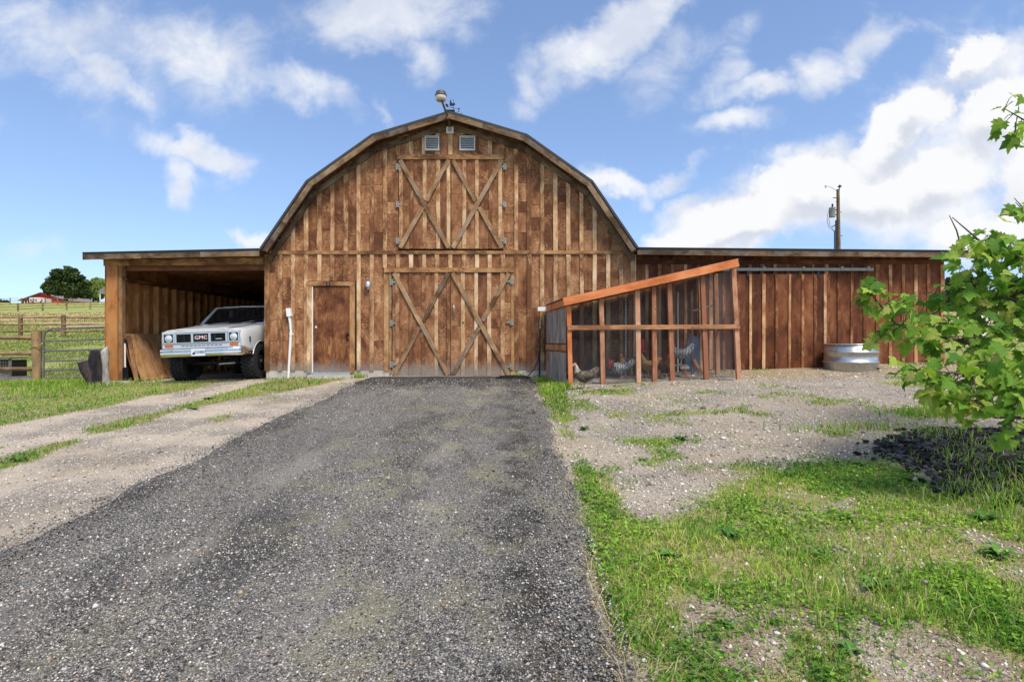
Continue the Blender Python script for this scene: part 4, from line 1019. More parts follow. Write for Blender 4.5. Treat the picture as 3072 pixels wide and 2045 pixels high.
# ---- wing to the right of the gable
def build_wing():
    x0, x1 = XR, 10.24
    mb = MB(); mb.box(x0 + .01, x1, YF + .02, YF + .10, -.1, 2.93); w = mb.build('wing_wall', 'dark_backing', barn)
    mb = MB(); mb.box(x1 - .08, x1, YF + .101, 25.9, -.1, 2.85); mb.build('end_wall', 'wing_siding', barn)
    mb = MB(); mb.box(XL, x1, 25.82, 25.9, -.2, 2.9); mb.build('rear_wall', 'dark_backing', barn)
    xs = list(np.arange(3.20, 10.25, .3035)); ed = [x0 + .01] + xs + [x1]
    for i in range(len(ed) - 1):
        a, b = ed[i], ed[i + 1]
        if b - a < .03: continue
        zb = gz((a + b) / 2, 13.45) + .02; pr = random.uniform(-.002, .002)
        mb = MB(); mb.box(a + .002, b - .002, YF + pr, YF + .02, zb, 2.675); mb.build('siding_panel', 'wing_siding', w)
        mb = MB(); mb.box(a + .002, b - .002, YF + .003 + pr, YF + .02, 2.679, 2.93); mb.build('siding_panel', 'wing_siding', w)
    for x in xs:
        zb = gz(x, 13.45) + .02
        board('batten', w, (x, YF - .0115, zb), (x + random.uniform(-.005, .005), YF - .0115, 2.665), random.uniform(.062, .082), .022, 'wing_batten', wob=.005)
    for (a, b) in ((x0 + .03, 6.4), (6.404, x1 - .01)):
        board('header_board', w, (a, YF - .016, 2.72), (b, YF - .016, 2.72), .10, .03, 'wing_siding')
    board('corner_board', w, (x1 - .045, YF - .02, .27), (x1 - .045, YF - .02, 2.66), .09, .036, 'wing_batten')
    mb = MB(); mb.box(x0 + .3, x1, YF + .004, YF + .016, -.1, .34); mb.build('foundation', 'concrete', barn)
    # sliding door on an overhead track
    a, b, y = 5.29, 7.46, 13.40; z0, z1 = .135, 2.42
    mb = MB(); mb.box(a, b, y + .012, y + .03, z0, z1); d = mb.build('sliding_door', 'dark_backing', barn)
    bats = [5.36, 5.61, 5.92, 6.22, 6.53, 6.84, 7.14, 7.37, 7.44]; e2 = [a] + bats[1:-2] + [7.42]
    for i in range(len(e2) - 1):
        mb = MB(); mb.box(e2[i] + .002, e2[i + 1] - .002, y - .006 + random.uniform(-.002, .002), y + .012, z0, z1); mb.build('siding_panel', 'wing_siding', d)
    for k, x in enumerate(bats):
        if x == 5.36: board('batten', d, (x + .03, y - .016, z0), (x + .03, y - .016, z1), .19, .02, 'wing_batten', wob=.006)
        else: board('batten', d, (x, y - .018, z0), (x + random.uniform(-.006, .006), y - .018, z1), random.uniform(.055, .078), .024, 'wing_batten', wob=.006)
    mb = MB(); mb.prism([(y - .03, 2.50), (y + .03, 2.50), (y + .03, 2.565), (y - .03, 2.565)], 'x', 4.3, 8.5); tr = mb.build('door_track', 'hinge_zinc', barn)
    for x in (4.9, 5.93, 6.86, 7.76, 8.38):
        mb = MB(); mb.box(x - .03, x + .03, y - .036, YF - .005, 2.566, 2.60); mb.box(x - .028, x + .028, y - .038, y - .032, 2.50, 2.60); mb.build('track_bracket', 'hinge_zinc', tr)
    for x in (5.55, 7.2):
        mb = MB(); mb.box(x - .03, x + .03, y - .04, y - .032, 2.36, 2.50); mb.cyl((x, y - .02, 2.50), (x, y + .02, 2.50), .035, 10); mb.build('door_hanger', 'dark_iron', tr)
build_wing()

# ---- louvred vents high in the gable
for (x0, x1, lab) in ((-2.06, -1.72, 'nearer the lamp bracket'), (-1.24, -.87, 'beyond the lamp bracket')):
    z0, z1 = 5.345, 5.69; y = YF - .06
    mb = MB(); f = .028
    for (a, b, c, d) in ((x0, x0 + f, z0, z1), (x1 - f, x1, z0, z1), (x0 + f, x1 - f, z0, z0 + f), (x0 + f, x1 - f, z1 - f, z1)): mb.box(a, b, y - .012, YF - .022, c, d)
    v = mb.build('louvre_vent', 'vent_grey', barn)
    mb = MB(); mb.box(x0 + f, x1 - f, YF - .03, YF - .024, z0 + f, z1 - f); mb.build('vent_back', 'dark_void', v)
    for k in range(6):
        z = z0 + .05 + k * .049
        mb = MB(); mb.bar((x0 + f, y + .008, z), (x1 - f, y + .008, z), .024, .004, (0, -1, .35)); mb.build('slat', 'vent_grey', v)
    for x in (x0 + .03, x1 - .04):
        mb = MB(); mb.box(x - .025, x + .025, YF - .05, YF - .024, z0 - .075, z0 - .002); mb.build('vent_block', 'post_wood', v)
# ================================================================== FITTINGS ON THE BARN
t = thing('yard_lamp', 'outdoor lamp on a bent arm above the gable peak', 'lamp', (-1.466, 13.48, 5.82))
mb = MB(); mb.box(-1.552, -1.378, YF - .09, YF - .024, 5.745, 5.895); mb.build('junction_box', 'lamp_glass', t)
mb = MB(); mb.box(-1.505, -1.427, YF - .098, YF - .092, 5.78, 5.87); mb.build('cover_plate', 'hinge_zinc', t)
mb = MB(); mb.tube([(-1.466, 13.42, 5.89), (-1.47, 13.33, 5.97), (-1.50, 13.10, 6.07), (-1.54, 12.90, 6.15), (-1.575, 12.76, 6.24)], .024, 8); mb.build('lamp_arm', 'arm_green', t)
mb = MB(); mb.lathe([(.0, .17), (.09, .165), (.115, .14), (.118, .085), (.135, .08), (.135, .062), (.12, .06), (.0, .06)][::-1], (-1.587, 12.70, 6.25), 20, caps=False); mb.build('lamp_cap', 'lamp_shade', t)
mb = MB(); mb.lathe([(.122, .062), (.124, .02), (.105, -.045), (.08, -.045), (.075, -.01), (.0, -.005)], (-1.587, 12.70, 6.25), 20, caps=False); mb.build('lamp_lens', 'lamp_glass', t)

wx, wy, wz = -1.42, 13.75, 6.18
t = thing('weathervane', 'thin black iron weathervane on the barn ridge behind the lamp', 'weathervane', (wx, wy, wz))
mb = MB(); mb.cyl((wx, wy, wz - .02), (wx, wy, wz + .50), .0065, 6); mb.build('rod', 'black_metal', t)
mb = MB(); mb.tube([(wx - .20, wy - .02, wz + .12), (wx, wy, wz + .12), (wx + .20, wy + .02, wz + .12)], .005, 5); mb.tube([(wx - .05, wy - .18, wz + .12), (wx, wy, wz + .12), (wx + .05, wy + .18, wz + .12)], .005, 5); mb.build('cross_arm', 'black_metal', t)
for s, (dx, dy) in (('E', (.20, .02)), ('W', (-.20, -.02)), ('N', (.06, .20)), ('S', (-.06, -.2))):
    text_mesh('letter', s, .10, 'black_metal', t, (wx + dx, wy + dy, wz + .14), FACE)
mb = MB(); mb.bar((wx - .15, wy, wz + .33), (wx + .12, wy, wz + .27), .008, .006)
mb.prism([(wx + .12, wz + .24), (wx + .17, wz + .265), (wx + .12, wz + .30)], 'y', wy - .003, wy + .003)
mb.prism([(wx - .19, wz + .35), (wx - .13, wz + .30), (wx - .12, wz + .37), (wx - .18, wz + .41)], 'y', wy - .003, wy + .003); mb.build('arrow', 'black_metal', t)
mb = MB(); mb.prism([(wx - .09, wz + .35), (wx - .02, wz + .34), (wx + .05, wz + .37), (wx + .03, wz + .42), (wx - .015, wz + .40), (wx - .05, wz + .44), (wx - .055, wz + .51), (wx - .08, wz + .47), (wx - .085, wz + .40)], 'y', wy - .003, wy + .003); mb.build('rooster_plate', 'black_metal', t)
for (dx, dz) in ((-.11, .20), (.13, .21)):
    mb = MB(); mb.lathe([(.0, -.016), (.014, -.009), (.016, 0), (.014, .009), (.0, .016)], (wx + dx, wy, wz + dz), 8, caps=False); mb.tube([(wx + dx, wy, wz + dz), (wx, wy, wz + dz - .05)], .003, 4); mb.build('ball', 'black_metal', t)

x, z = at(1107, 857, YF)
t = thing('wall_lamp', 'small silver cone-shaped lamp on the wall between the doors', 'lamp', (x, YF, z))
mb = MB(); mb.tube([(x, YF - .01, z + .0), (x, YF - .028, z)], .05, 14); mb.build('back_plate', 'galv', t)
mb = MB(); mb.lathe([(.055, -.07), (.075, .06), (.070, .06), (.05, -.06)], (x, YF - .095, z + .03), 14, caps=False); mb.lathe([(.0, -.068), (.054, -.07)], (x, YF - .095, z + .03), 14, caps=False); mb.build('lamp_cone', 'silver', t)
mb = MB(); mb.lathe([(.0, -.04), (.035, -.025), (.04, 0), (.03, .03), (.0, .04)], (x + .012, YF - .075, z - .062), 12, caps=False); mb.build('sensor', 'silver', t)

t = thing('conduit_pipe', 'white plastic conduit pipe rising beside the entry door', 'pipe', (-5.26, YF - .06, 0))
mb = MB(); mb.tube([(-5.285, YF - .06, -.03), (-5.255, YF - .06, .50), (-5.225, YF - .06, 1.02)], .030, 10); mb.build('lower_pipe', 'pvc', t)
mb = MB(); mb.tube([(-5.225, YF - .06, .98), (-5.222, YF - .06, 1.06)], .036, 10); mb.box(-5.235, -5.16, YF - .035, YF - .028, 1.0, 1.02); mb.build('coupling', 'pvc', t)
mb = MB(); mb.tube([(-5.223, YF - .06, 1.05), (-5.24, YF - .06, 1.28), (-5.262, YF - .065, 1.44)], [.027, .03, .034], 10); mb.build('upper_pipe', 'pvc', t)
mb = MB(); mb.bar((-5.252, YF - .07, 1.43), (-5.272, YF - .07, 1.62), .105, .085); mb.build('conduit_box', 'pvc', t)

t = thing('yard_hydrant', 'slim black standpipe with brass tap beside the coop', 'hydrant', (.645, 13.36, 0))
mb = MB(); mb.cyl((.645, 13.36, -.1), (.655, 13.36, 1.12), .020, 8); mb.build('standpipe', 'black_metal', t)
mb = MB(); mb.tube([(.655, 13.36, 1.12), (.655, 13.34, 1.19), (.655, 13.29, 1.20), (.652, 13.25, 1.14)], .018, 8); mb.build('spout', 'brass', t)
mb = MB(); mb.bar((.655, 13.36, 1.17), (.662, 13.33, 1.34), .03, .012); mb.build('lever', 'hinge_zinc', t)
hz = lambda x, y: gz(x, y) + .022
mb = MB(); pts = [(.652, 13.25, 1.15), (.655, 13.24, 1.02), (.65, 13.20, .72), (.60, 13.16, .40), (.50, 13.12, .18), (.36, 13.08, hz(.36, 13.08) + .03), (.2, 13.0, hz(.2, 13.0))]
for k in range(40):
    a = k / 40 * 4 * math.pi; x, y = .02 + .42 * math.cos(a) * (1 - .01 * k), 12.92 + .15 * math.sin(a); pts.append((x, y, hz(x, y) + .02 + .0012 * k))
mb.tube(pts, .0125, 7)
tag(mb.build('garden_hose', 'black_rubber'), 'black garden hose hanging from the tap and coiled on the ground', 'hose')

# ================================================================== THE TRUCK (local: x across, y back from the bumper, z up from the ground)
def build_truck():
    T = thing('truck', 'lifted white vintage truck parked nose-out in the carport', 'truck', (-6.985, 12.86, -.105), local=True, rot=(0, R(-2.1), 0))
    AX, AZ, AR = .83, .43, .50                         # front axle y, wheel centre z, arch radius
    def ztop(y): return float(np.interp(y, [0, .04, .12, .5, 1.0, 1.5], [1.185, 1.215, 1.232, 1.27, 1.32, 1.385]))
    def wid(y): return float(np.interp(y, [0, .03, .10, .25, .5, 1.5], [.885, .915, .945, .965, .975, .975]))
    def zlow(y):
        b = float(np.interp(y, [0, .25], [.80, .70]))
        d = AR ** 2 - (y - AX) ** 2
        return max(b, AZ + math.sqrt(d)) if d > 0 else (b if y < AX else .62)
    ys = sorted(set([0, .02, .05, .10, .18, .25, .30, .325] + list(np.linspace(AX - AR + .001, AX + AR - .001, 17)) + [1.345, 1.42, 1.5]))
    for s in (-1, 1):
        mb = MB(); mb.smooth = True; vs = []; m = 0
        for y in ys:
            w, zt, zl = wid(y), ztop(y), zlow(y)
            zs = np.linspace(zt - .15, zl, 6)
            prof = [(.60, zt), (.72, zt + .004), (w - .13, zt - .004), (w - .06, zt - .025), (w - .02, zt - .07)] + [(w + .012 * math.sin(min(1, k / 2) * 1.57), z) for k, z in enumerate(zs)] + [(w - .06, zl)]
            m = len(prof); vs += [(s * x, y, z) for (x, z) in prof]
        fs = []
        for i in range(len(ys) - 1):
            for k in range(m - 1):
                q = (i * m + k, i * m + k + 1, (i + 1) * m + k + 1, (i + 1) * m + k); fs.append(q if s < 0 else q[::-1])
        mb.add(vs, fs, True)
        f = mb.build('fender', 'truck_paint', T)
        # arch lip and marker lamp
        mb = MB(); mb.tube([(s * .985, AX + AR * math.cos(a), AZ + AR * math.sin(a)) for a in np.linspace(.45, 2.75, 14)], .014, 6); mb.build('arch_lip', 'truck_paint', f)
        mb = MB(); mb.box(s * .985 - .012, s * .985 + .012, .235, .262, .90, 1.03); mb.build('side_marker', 'dark_iron', f)
        # dark inner arch
        mb = MB(); mb.prism([(AX + (AR - .02) * math.cos(a), AZ + (AR - .02) * math.sin(a)) for a in np.linspace(0, math.pi, 12)] , 'x', s * .55, s * .56); mb.build('inner_arch', 'dark_void', f)
    # bonnet
    mb = MB(); yy = [.0, .03, .08, .2, .6, 1.0, 1.44]; vs = []; xx = [-.598, -.5, -.3, 0, .3, .5, .598]
    for y in yy:
        for x in xx: vs.append((x, y, ztop(y) + .012 + (.012 if abs(x) > .45 and abs(x) < .55 else .004 * (1 - abs(x)))))
    n = len(xx); mb.add(vs, [(i * n + k, i * n + k + 1, (i + 1) * n + k + 1, (i + 1) * n + k) for i in range(len(yy) - 1) for k in range(n - 1)], True)
    mb.prism([(-.598, 1.155), (.598, 1.155), (.598, 1.198), (-.598, 1.198)], 'y', -.004, .03)
    mb.build('bonnet', 'truck_paint', T)
    # front panel round the grille
    P = MB()
    P.box(-.885, .885, .0, .04, .80, .905)                       # valance
    P.box(-.885, -.868, -.002, .04, .905, 1.18); P.box(.868, .885, -.002, .04, .905, 1.18)
    P.box(-.868, -.598, -.003, .04, 1.152, 1.183); P.box(.598, .868, -.003, .04, 1.152, 1.183)
    P.box(-.868, .868, .055, .06, .905, 1.18)
    P.build('front_panel', 'truck_paint', T)
    S = MB()
    for k in range(10):
        x = -.42 + k * .094
        S.box(x - .034, x + .034, -.004, .0, .848, .862)
    S.build('air_slot', 'dark_void', T)
    # grille: bright surround, two bright uprights, three dark openings with fine bars
    G = MB(); fr = .020
    G.box(-.60, .60, -.022, .03, 1.122, 1.122 + fr); G.box(-.60, .60, -.022, .03, .913, .913 + fr)
    for x in (-.60, .60 - .045): G.box(x, x + .045, -.022, .03, .933, 1.122)
    for x in (-.222, .172): G.box(x, x + .05, -.024, .03, .933, 1.122)
    g = G.build('grille', 'silver', T)
    D = MB(); D.box(-.555, .555, .02, .03, .933, 1.122); D.build('grille_back', 'dark_void', g)
    for (a, b) in ((-.555, -.222), (.222, .555)):
        bm_ = MB()
        for k in range(6): z = .955 + k * .027; bm_.box(a, b, -.004, .014, z, z + .006)
        bm_.box((a + b) / 2 - .006 - (.08 if a > 0 else 0), (a + b) / 2 + .012 - (.08 if a > 0 else 0), -.008, .014, .945, 1.116)
        bm_.build('grille_bar', 'dark_iron', g)
    bk = MB(); bk.box(-.172, .172, -.012, .015, .945, 1.116); bk.build('badge_panel', 'black_metal', g)
    text_mesh('lettering', 'GMC', .112, 'white_paint', g, (0, -.016, 1.032), FACE, .004, 1.15)
    k = MB(); k.box(-.14, .14, -.0215, -.0205, 1.030, 1.040); k.build('badge_stripe', 'badge_red', g)
    bd = MB(); bd.box(.33, .47, -.012, -.006, .985, 1.003); bd.build('side_badge', 'silver', g)
    # headlamps in square bezels
    for s in (-1, 1):
        cx = s * .735; B = MB()
        B.box(cx - .128, cx + .128, -.018, .02, 1.125, 1.150); B.box(cx - .128, cx + .128, -.018, .02, .915, .940)
        B.box(cx - .128, cx - .103, -.018, .02, .940, 1.125); B.box(cx + .103, cx + .128, -.018, .02, .940, 1.125)
        h = B.build('headlight', 'silver', T)
        k = MB(); k.box(cx - .103, cx + .103, .015, .03, .940, 1.125); k.build('lamp_recess', 'dark_iron', h)
        k = MB(); k.tube([(cx, .015, 1.033), (cx, -.012, 1.033)], [.088, .080], 20); k.build('lamp_ring', 'chrome', h)
        k = MB(); k.tube([(cx, -.011, 1.033), (cx, -.024, 1.033), (cx, -.033, 1.033)], [.074, .058, .012], 20); k.build('lens', 'lens', h)
        k = MB(); k.box(cx - .095, cx + .095, -.010, .0, .838, .893); k.build('turn_signal', 'amber', T)
    # chrome bumper, wrapped at the ends
    xs = [-.96, -.955, -.93, -.88, -.5, 0, .5, .88, .93, .955, .96]; yo = [.34, .12, .0, -.075, -.105, -.115, -.105, -.075, .0, .12, .34]
    prof = [(0.02, .62), (-.0, .61), (-.025, .64), (-.03, .70), (-.02, .715), (-.03, .73), (-.025, .785), (.0, .80), (.03, .805)]
    mb = MB(); vs = [(x, y + p, z) for x, y in zip(xs, yo) for (p, z) in prof]; m = len(prof)
    mb.add(vs, [(i * m + k, (i + 1) * m + k, (i + 1) * m + k + 1, i * m + k + 1) for i in range(len(xs) - 1) for k in range(m - 1)], True)
    bp = mb.build('bumper', 'chrome', T)
    for x in (-.62, .62):
        k = MB(); k.tube([(x, -.13, .755), (x, -.140, .755)], [.016, .010], 8); k.build('bumper_bolt', 'silver', bp)
    k = MB(); k.box(-.155, .155, -.155, -.150, .625, .785); pl = k.build('licence_plate', 'plate', T)
    text_mesh('plate_number', '020880', .090, 'plate_ink', pl, (.035, -.157, .705), FACE, .001, .86)
    k = MB(); k.prism([(-.135, .655), (-.075, .655), (-.065, .735), (-.09, .70), (-.105, .715)], 'y', -.157, -.155); k.build('plate_emblem', 'plate_ink', pl)
    # cab
    C = MB()
    for s in (-1, 1):
        C.box(min(s * .90, s * .975), max(s * .90, s * .975), 1.503, 2.95, .62, 1.372)
    C.box(-.90, .90, 2.9, 2.95, .62, 1.40); C.box(-.90, .90, 1.44, 1.50, .70, 1.375)
    C.build('cab', 'truck_paint', T)
    A0, A1 = (.80, 1.50, 1.39), (.665, 2.02, 1.83)
    for s in (-1, 1):
        k = MB(); k.tube([(s * A0[0], A0[1], A0[2]), (s * A1[0], A1[1], A1[2])], [.040, .032], 8); k.build('pillar', 'truck_paint', T)
        k = MB(); k.tube([(s * .80, 2.92, 1.38), (s * .68, 2.85, 1.83)], [.06, .05], 8); k.build('pillar', 'truck_paint', T)
        k = MB(); k.add([(s * .83, 1.62, 1.39), (s * .83, 2.88, 1.39), (s * .70, 2.82, 1.82), (s * .70, 2.08, 1.82)], [(0, 1, 2, 3)]); k.build('side_window', 'dark_glass', T)
    k = MB(); k.smooth = True; xx = [-.74, -.68, -.45, 0, .45, .68, .74]; zz = [1.80, 1.845, 1.868, 1.876, 1.868, 1.845, 1.80]; vs = []
    yy = [1.985, 2.01, 2.10, 2.5, 2.9]; dz = [-.035, -.008, .004, .006, -.02]
    for y, d in zip(yy, dz): vs += [(x, y - .02 * (1 - (x / .74) ** 2), z + d) for x, z in zip(xx, zz)]
    k.add(vs, [(i * 7 + j, i * 7 + j + 1, (i + 1) * 7 + j + 1, (i + 1) * 7 + j) for i in range(4) for j in range(6)], True); k.build('cab_roof', 'truck_paint', T)
    k = MB(); k.add([(-.77, 1.52, 1.395), (0, 1.47, 1.395), (.77, 1.52, 1.395), (.645, 2.01, 1.825), (0, 1.965, 1.84), (-.645, 2.01, 1.825)], [(0, 1, 4, 5), (1, 2, 3, 4)], True); ws = k.build('windscreen', 'dark_glass', T)
    k = MB(); k.tube([(-.77, 1.51, 1.39), (0, 1.46, 1.39), (.77, 1.51, 1.39)], .014, 6); k.tube([(-.645, 2.0, 1.828), (0, 1.955, 1.843), (.645, 2.0, 1.828)], .012, 6); k.build('glass_trim', 'chrome', ws)
    for (a, b) in (((-.55, 1.49, 1.40), (-.12, 1.52, 1.43)), ((.20, 1.47, 1.40), (.52, 1.58, 1.455))):
        k = MB(); k.tube([a, b], .006, 5); k.build('wiper', 'silver', ws)
    k = MB(); k.box(-.12, .12, 1.97, 1.985, 1.74, 1.795); k.build('rear_view_mirror', 'dark_iron', T)
    k = MB(); k.prism([(1.56, 1.2), (1.75, 1.2), (1.72, 1.37), (1.56, 1.38)], 'x', -.88, .88); k.build('dashboard', 'dark_void', T)
    k = MB(); k.box(-.80, .80, 2.45, 2.60, .9, 1.62); k.box(-.80, .80, 1.95, 2.45, .85, 1.0); k.build('seat', 'dark_void', T)
    k = MB(); k.box(-.89, .89, 1.51, 2.89, .64, .68); k.build('floor_pan', 'dark_iron', T)
    # load bed
    k = MB()
    for s in (-1, 1): k.box(min(s * .90, s * .975), max(s * .90, s * .975), 2.97, 5.15, .68, 1.36)
    k.box(-.90, .90, 2.97, 3.01, .68, 1.36); k.box(-.90, .90, 5.10, 5.15, .68, 1.36); k.box(-.90, .90, 3.01, 5.10, .78, .82); k.build('load_bed', 'truck_paint', T)
    # wheels with blocky tread
    def wheel(s, y):
        r, w, c = .425, .315, s * .835; n = 48
        prof = [(.22, -w / 2 + .02), (.30, -w / 2 - .012), (.375, -w / 2 - .006), (.405, -w / 2 + .02), (.408, 0), (.405, w / 2 - .02), (.375, w / 2 + .006), (.30, w / 2 + .012), (.22, w / 2 - .02)]
        vs = [(c + x, y + q * math.cos(2 * math.pi * k / n), AZ + q * math.sin(2 * math.pi * k / n)) for (q, x) in prof for k in range(n)]; m = len(prof)
        mb = MB(); mb.add(vs, [(i * n + k, i * n + (k + 1) % n, (i + 1) * n + (k + 1) % n, (i + 1) * n + k) for i in range(m - 1) for k in range(n)], True)
        W = mb.build('wheel', 'black_rubber', T)
        tr = MB()
        for k in range(26):
            for col, (xo, bw) in enumerate(((-.125, .075), (-.045, .06), (.04, .06), (.125, .075))):
                a = 2 * math.pi * (k + (.5 if col % 2 else 0)) / 26; d = Vector((0, math.cos(a), math.sin(a)))
                p = Vector((c + xo, y, AZ)); tg = Vector((.35 * (1 if col < 2 else -1), -d.z, d.y)).normalized()
                tr.bar(p + d * .412 - tg * .034, p + d * .412 + tg * .034, bw * .8, .032, d)
        for sd in (-1, 1):
            for k in range(26):
                a = 2 * math.pi * k / 26; d = Vector((0, math.cos(a), math.sin(a))); p = Vector((c + sd * (w / 2 + .002), y, AZ))
                tr.bar(p + d * .350, p + d * .408, .042, .022, (sd, 0, 0))
        tr.build('tread', 'black_rubber', W)
        rm = MB(); rm.tube([(c - s * .05, y, AZ), (c + s * .10, y, AZ), (c + s * .13, y, AZ)], [.215, .215, .16], 24); rm.build('rim', 'dark_iron', W)
        hb = MB(); hb.tube([(c + s * .13, y, AZ), (c + s * .17, y, AZ)], [.06, .05], 12); hb.build('hub', 'dark_iron', W)
    for s in (-1, 1): wheel(s, AX); wheel(s, AX + 2.97)
    # running gear
    k = MB(); k.tube([(-.70, AX, AZ), (.70, AX, AZ)], .045, 10); k.tube([(.10, AX, AZ), (.24, AX, AZ), (.40, AX, AZ)], [.06, .15, .06], 12); k.build('axle', 'dark_iron', T)
    k = MB(); k.tube([(-.66, AX - .22, AZ + .02), (.66, AX - .22, AZ + .04)], .016, 8); k.build('tie_rod', 'dark_iron', T)
    k = MB(); k.tube([(.08, AX - .24, AZ - .02), (.48, AX - .24, AZ + .0)], .027, 10); k.build('steering_damper', 'silver', T)
    for s in (-1, 1):
        k = MB(); k.box(s * .43 - .035, s * .43 + .035, .0, 5.1, .60, .72); k.build('frame_rail', 'dark_iron', T)
        k = MB(); k.tube([(s * .43, .1, .60), (s * .43, AX, AZ + .05), (s * .43, 1.5, .58)], .03, 6); k.build('leaf_spring', 'dark_iron', T)
        k = MB(); k.cyl((s * .58, AX - .06, AZ), (s * .52, AX - .02, .95), .028, 8); k.build('shock_absorber', 'silver' if s > 0 else 'dark_iron', T)
    k = MB(); k.tube([(-.50, 1.2, .30), (-.48, 1.25, .40)], [.04, .05], 8); k.build('exhaust_end', 'silver', T)
    k = MB(); k.box(-.55, .55, .30, 1.4, .66, 1.0); k.build('engine', 'dark_void', T)
build_truck()

# ---- things leaning and lying about the carport
def leaning_sheet(name, lab, y0, y1, xb, xt, zt, th):
    z0 = gz(-9, 13.9) + .012; A = Vector((xb, (y0 + y1) / 2, z0)); B = Vector((xt, (y0 + y1) / 2, zt)); z = (B - A).normalized(); n = Vector((1, 0, 0)); n = (n - z * n.dot(z)).normalized()
    o = board(name, None, A, B, y1 - y0, th, 'plywood', n=n); return tag(o, lab, 'plywood')
leaning_sheet('plywood_sheet', 'brown plywood sheet leaning on the carport wall, the inner of two', 13.74, 15.95, -9.10, -9.455, 1.03, .018)
leaning_sheet('plywood_sheet', 'swirl-grained plywood sheet leaning beside the truck, the outer of two', 13.80, 15.7, -8.97, -9.41, 1.01, .02)
o = board('timber_offcut', None, (-9.02, 13.68, gz(-9, 13.7) + .01), (-9.26, 13.74, .98), .09, .04, 'post_wood', n=(.3, -1, 0)); tag(o, 'upright timber offcut standing before the leaning plywood', 'timber')
t = thing('shovel', 'black-bladed shovel propped inside the carport post', 'shovel', (-9.16, 13.50, -.12))
mb = MB(); mb.tube([(-9.15, 13.46, .05), (-9.20, 13.52, .82)], .017, 7); mb.build('shaft', 'white_paint', t)
mb = MB(); mb.tube([(-9.20, 13.52, .80), (-9.205, 13.525, .90)], [.03, .035], 8); mb.build('grip', 'black_metal', t)
mb = MB(); mb.prism([(-9.25, .20), (-9.27, .0), (-9.15, -.125), (-9.06, .0), (-9.08, .2), (-9.15, .23)], 'y', 13.44, 13.452); mb.build('blade', 'black_metal', t)

sx, sy = -9.50, 12.98
t = thing('log_stump', 'charred dark log stump with a sawn side branch at the carport corner', 'stump', (sx, sy, gz(sx, sy)))
z0 = gz(sx, sy) - .04
def gnarly(mb, pts, radii, n=14, seed=0, amp=.16):
    r_ = random.Random(seed); ph = [r_.uniform(0, 6.28) for _ in range(4)]; k0 = len(mb.v)
    mb.tube(pts, radii, n)
    for i in range(k0, len(mb.v)):
        p = Vector(mb.v[i]); c = min((Vector(q) for q in pts), key=lambda q: (q - p).length); d = p - c
        a = math.atan2(d.y, d.x); f = 1 + amp * (math.sin(3 * a + ph[0] + p.z * 3) * .5 + math.sin(7 * a + ph[1]) * .35 + math.sin(11 * p.z + ph[2]) * .25)
        mb.v[i] = tuple(c + Vector((d.x * f, d.y * f, d.z)))
mb = MB(); gnarly(mb, [(sx, sy, z0), (sx + .0, sy, z0 + .25), (sx + .02, sy, z0 + .55), (sx + .05, sy, z0 + .83)], [.19, .175, .165, .14], 18, 3); mb.build('trunk', 'burnt_log', t)
mb = MB(); gnarly(mb, [(sx - .05, sy - .03, z0 + .22), (sx - .14, sy - .08, z0 + .42), (sx - .19, sy - .12, z0 + .60)], [.15, .14, .125], 14, 5, .1); mb.build('branch_stub', 'burnt_log', t)
mb = MB(); mb.tube([(sx - .19, sy - .12, z0 + .596), (sx - .193, sy - .122, z0 + .607)], [.12, .115], 14); mb.build('sawn_face', 'grey_wood', t)
sx, sy = -9.245, 12.96; z0 = gz(sx, sy) - .03
mb = MB(); gnarly(mb, [(sx + .03, sy, z0), (sx, sy, z0 + .2), (sx - .01, sy, z0 + .5), (sx - .04, sy, z0 + .78), (sx + .02, sy, z0 + .90)], [.10, .06, .065, .085, .015], 12, 9, .45)
tag(mb.build('driftwood', 'driftwood'), 'pale bleached driftwood snag standing against the dark stump', 'driftwood')

# ================================================================== STOCK TANK
tx, ty = 7.62, 12.80; tz = gz(tx, 12.6) - .01
t = thing('stock_tank', 'round galvanised steel stock tank by the wing wall', 'tank', (tx, ty, tz))
RT = .535; pr = [(RT * .98, 0)]
for (z, r) in ((.02, 0), (.17, 0), (.183, .026), (.207, .026), (.22, 0), (.39, 0), (.403, .026), (.427, .026), (.44, 0), (.575, 0)): pr.append((RT + r, z))
mb = MB(); mb.lathe(pr + [(RT - .004, .575), (RT - .006, .03), (0, .03)], (tx, ty, tz), 48, caps=False); tk = mb.build('tank_wall', 'galv', t)
mb = MB(); mb.tube([(tx + RT * math.cos(a), ty + RT * math.sin(a), tz + .585) for a in np.linspace(0, 2 * math.pi, 49)], .014, 8, caps=False); mb.build('rim', 'galv', t)
mb = MB(); mb.tube([(tx + .33, ty - .425, tz + .06), (tx + .35, ty - .455, tz + .06)], .018, 8); mb.build('drain_plug', 'dark_iron', t)
mb = MB(); mb.tube([(tx - .155, ty - .512, tz + .50), (tx - .158, ty - .53, tz + .50)], .014, 8); mb.build('rivet', 'silver', t)

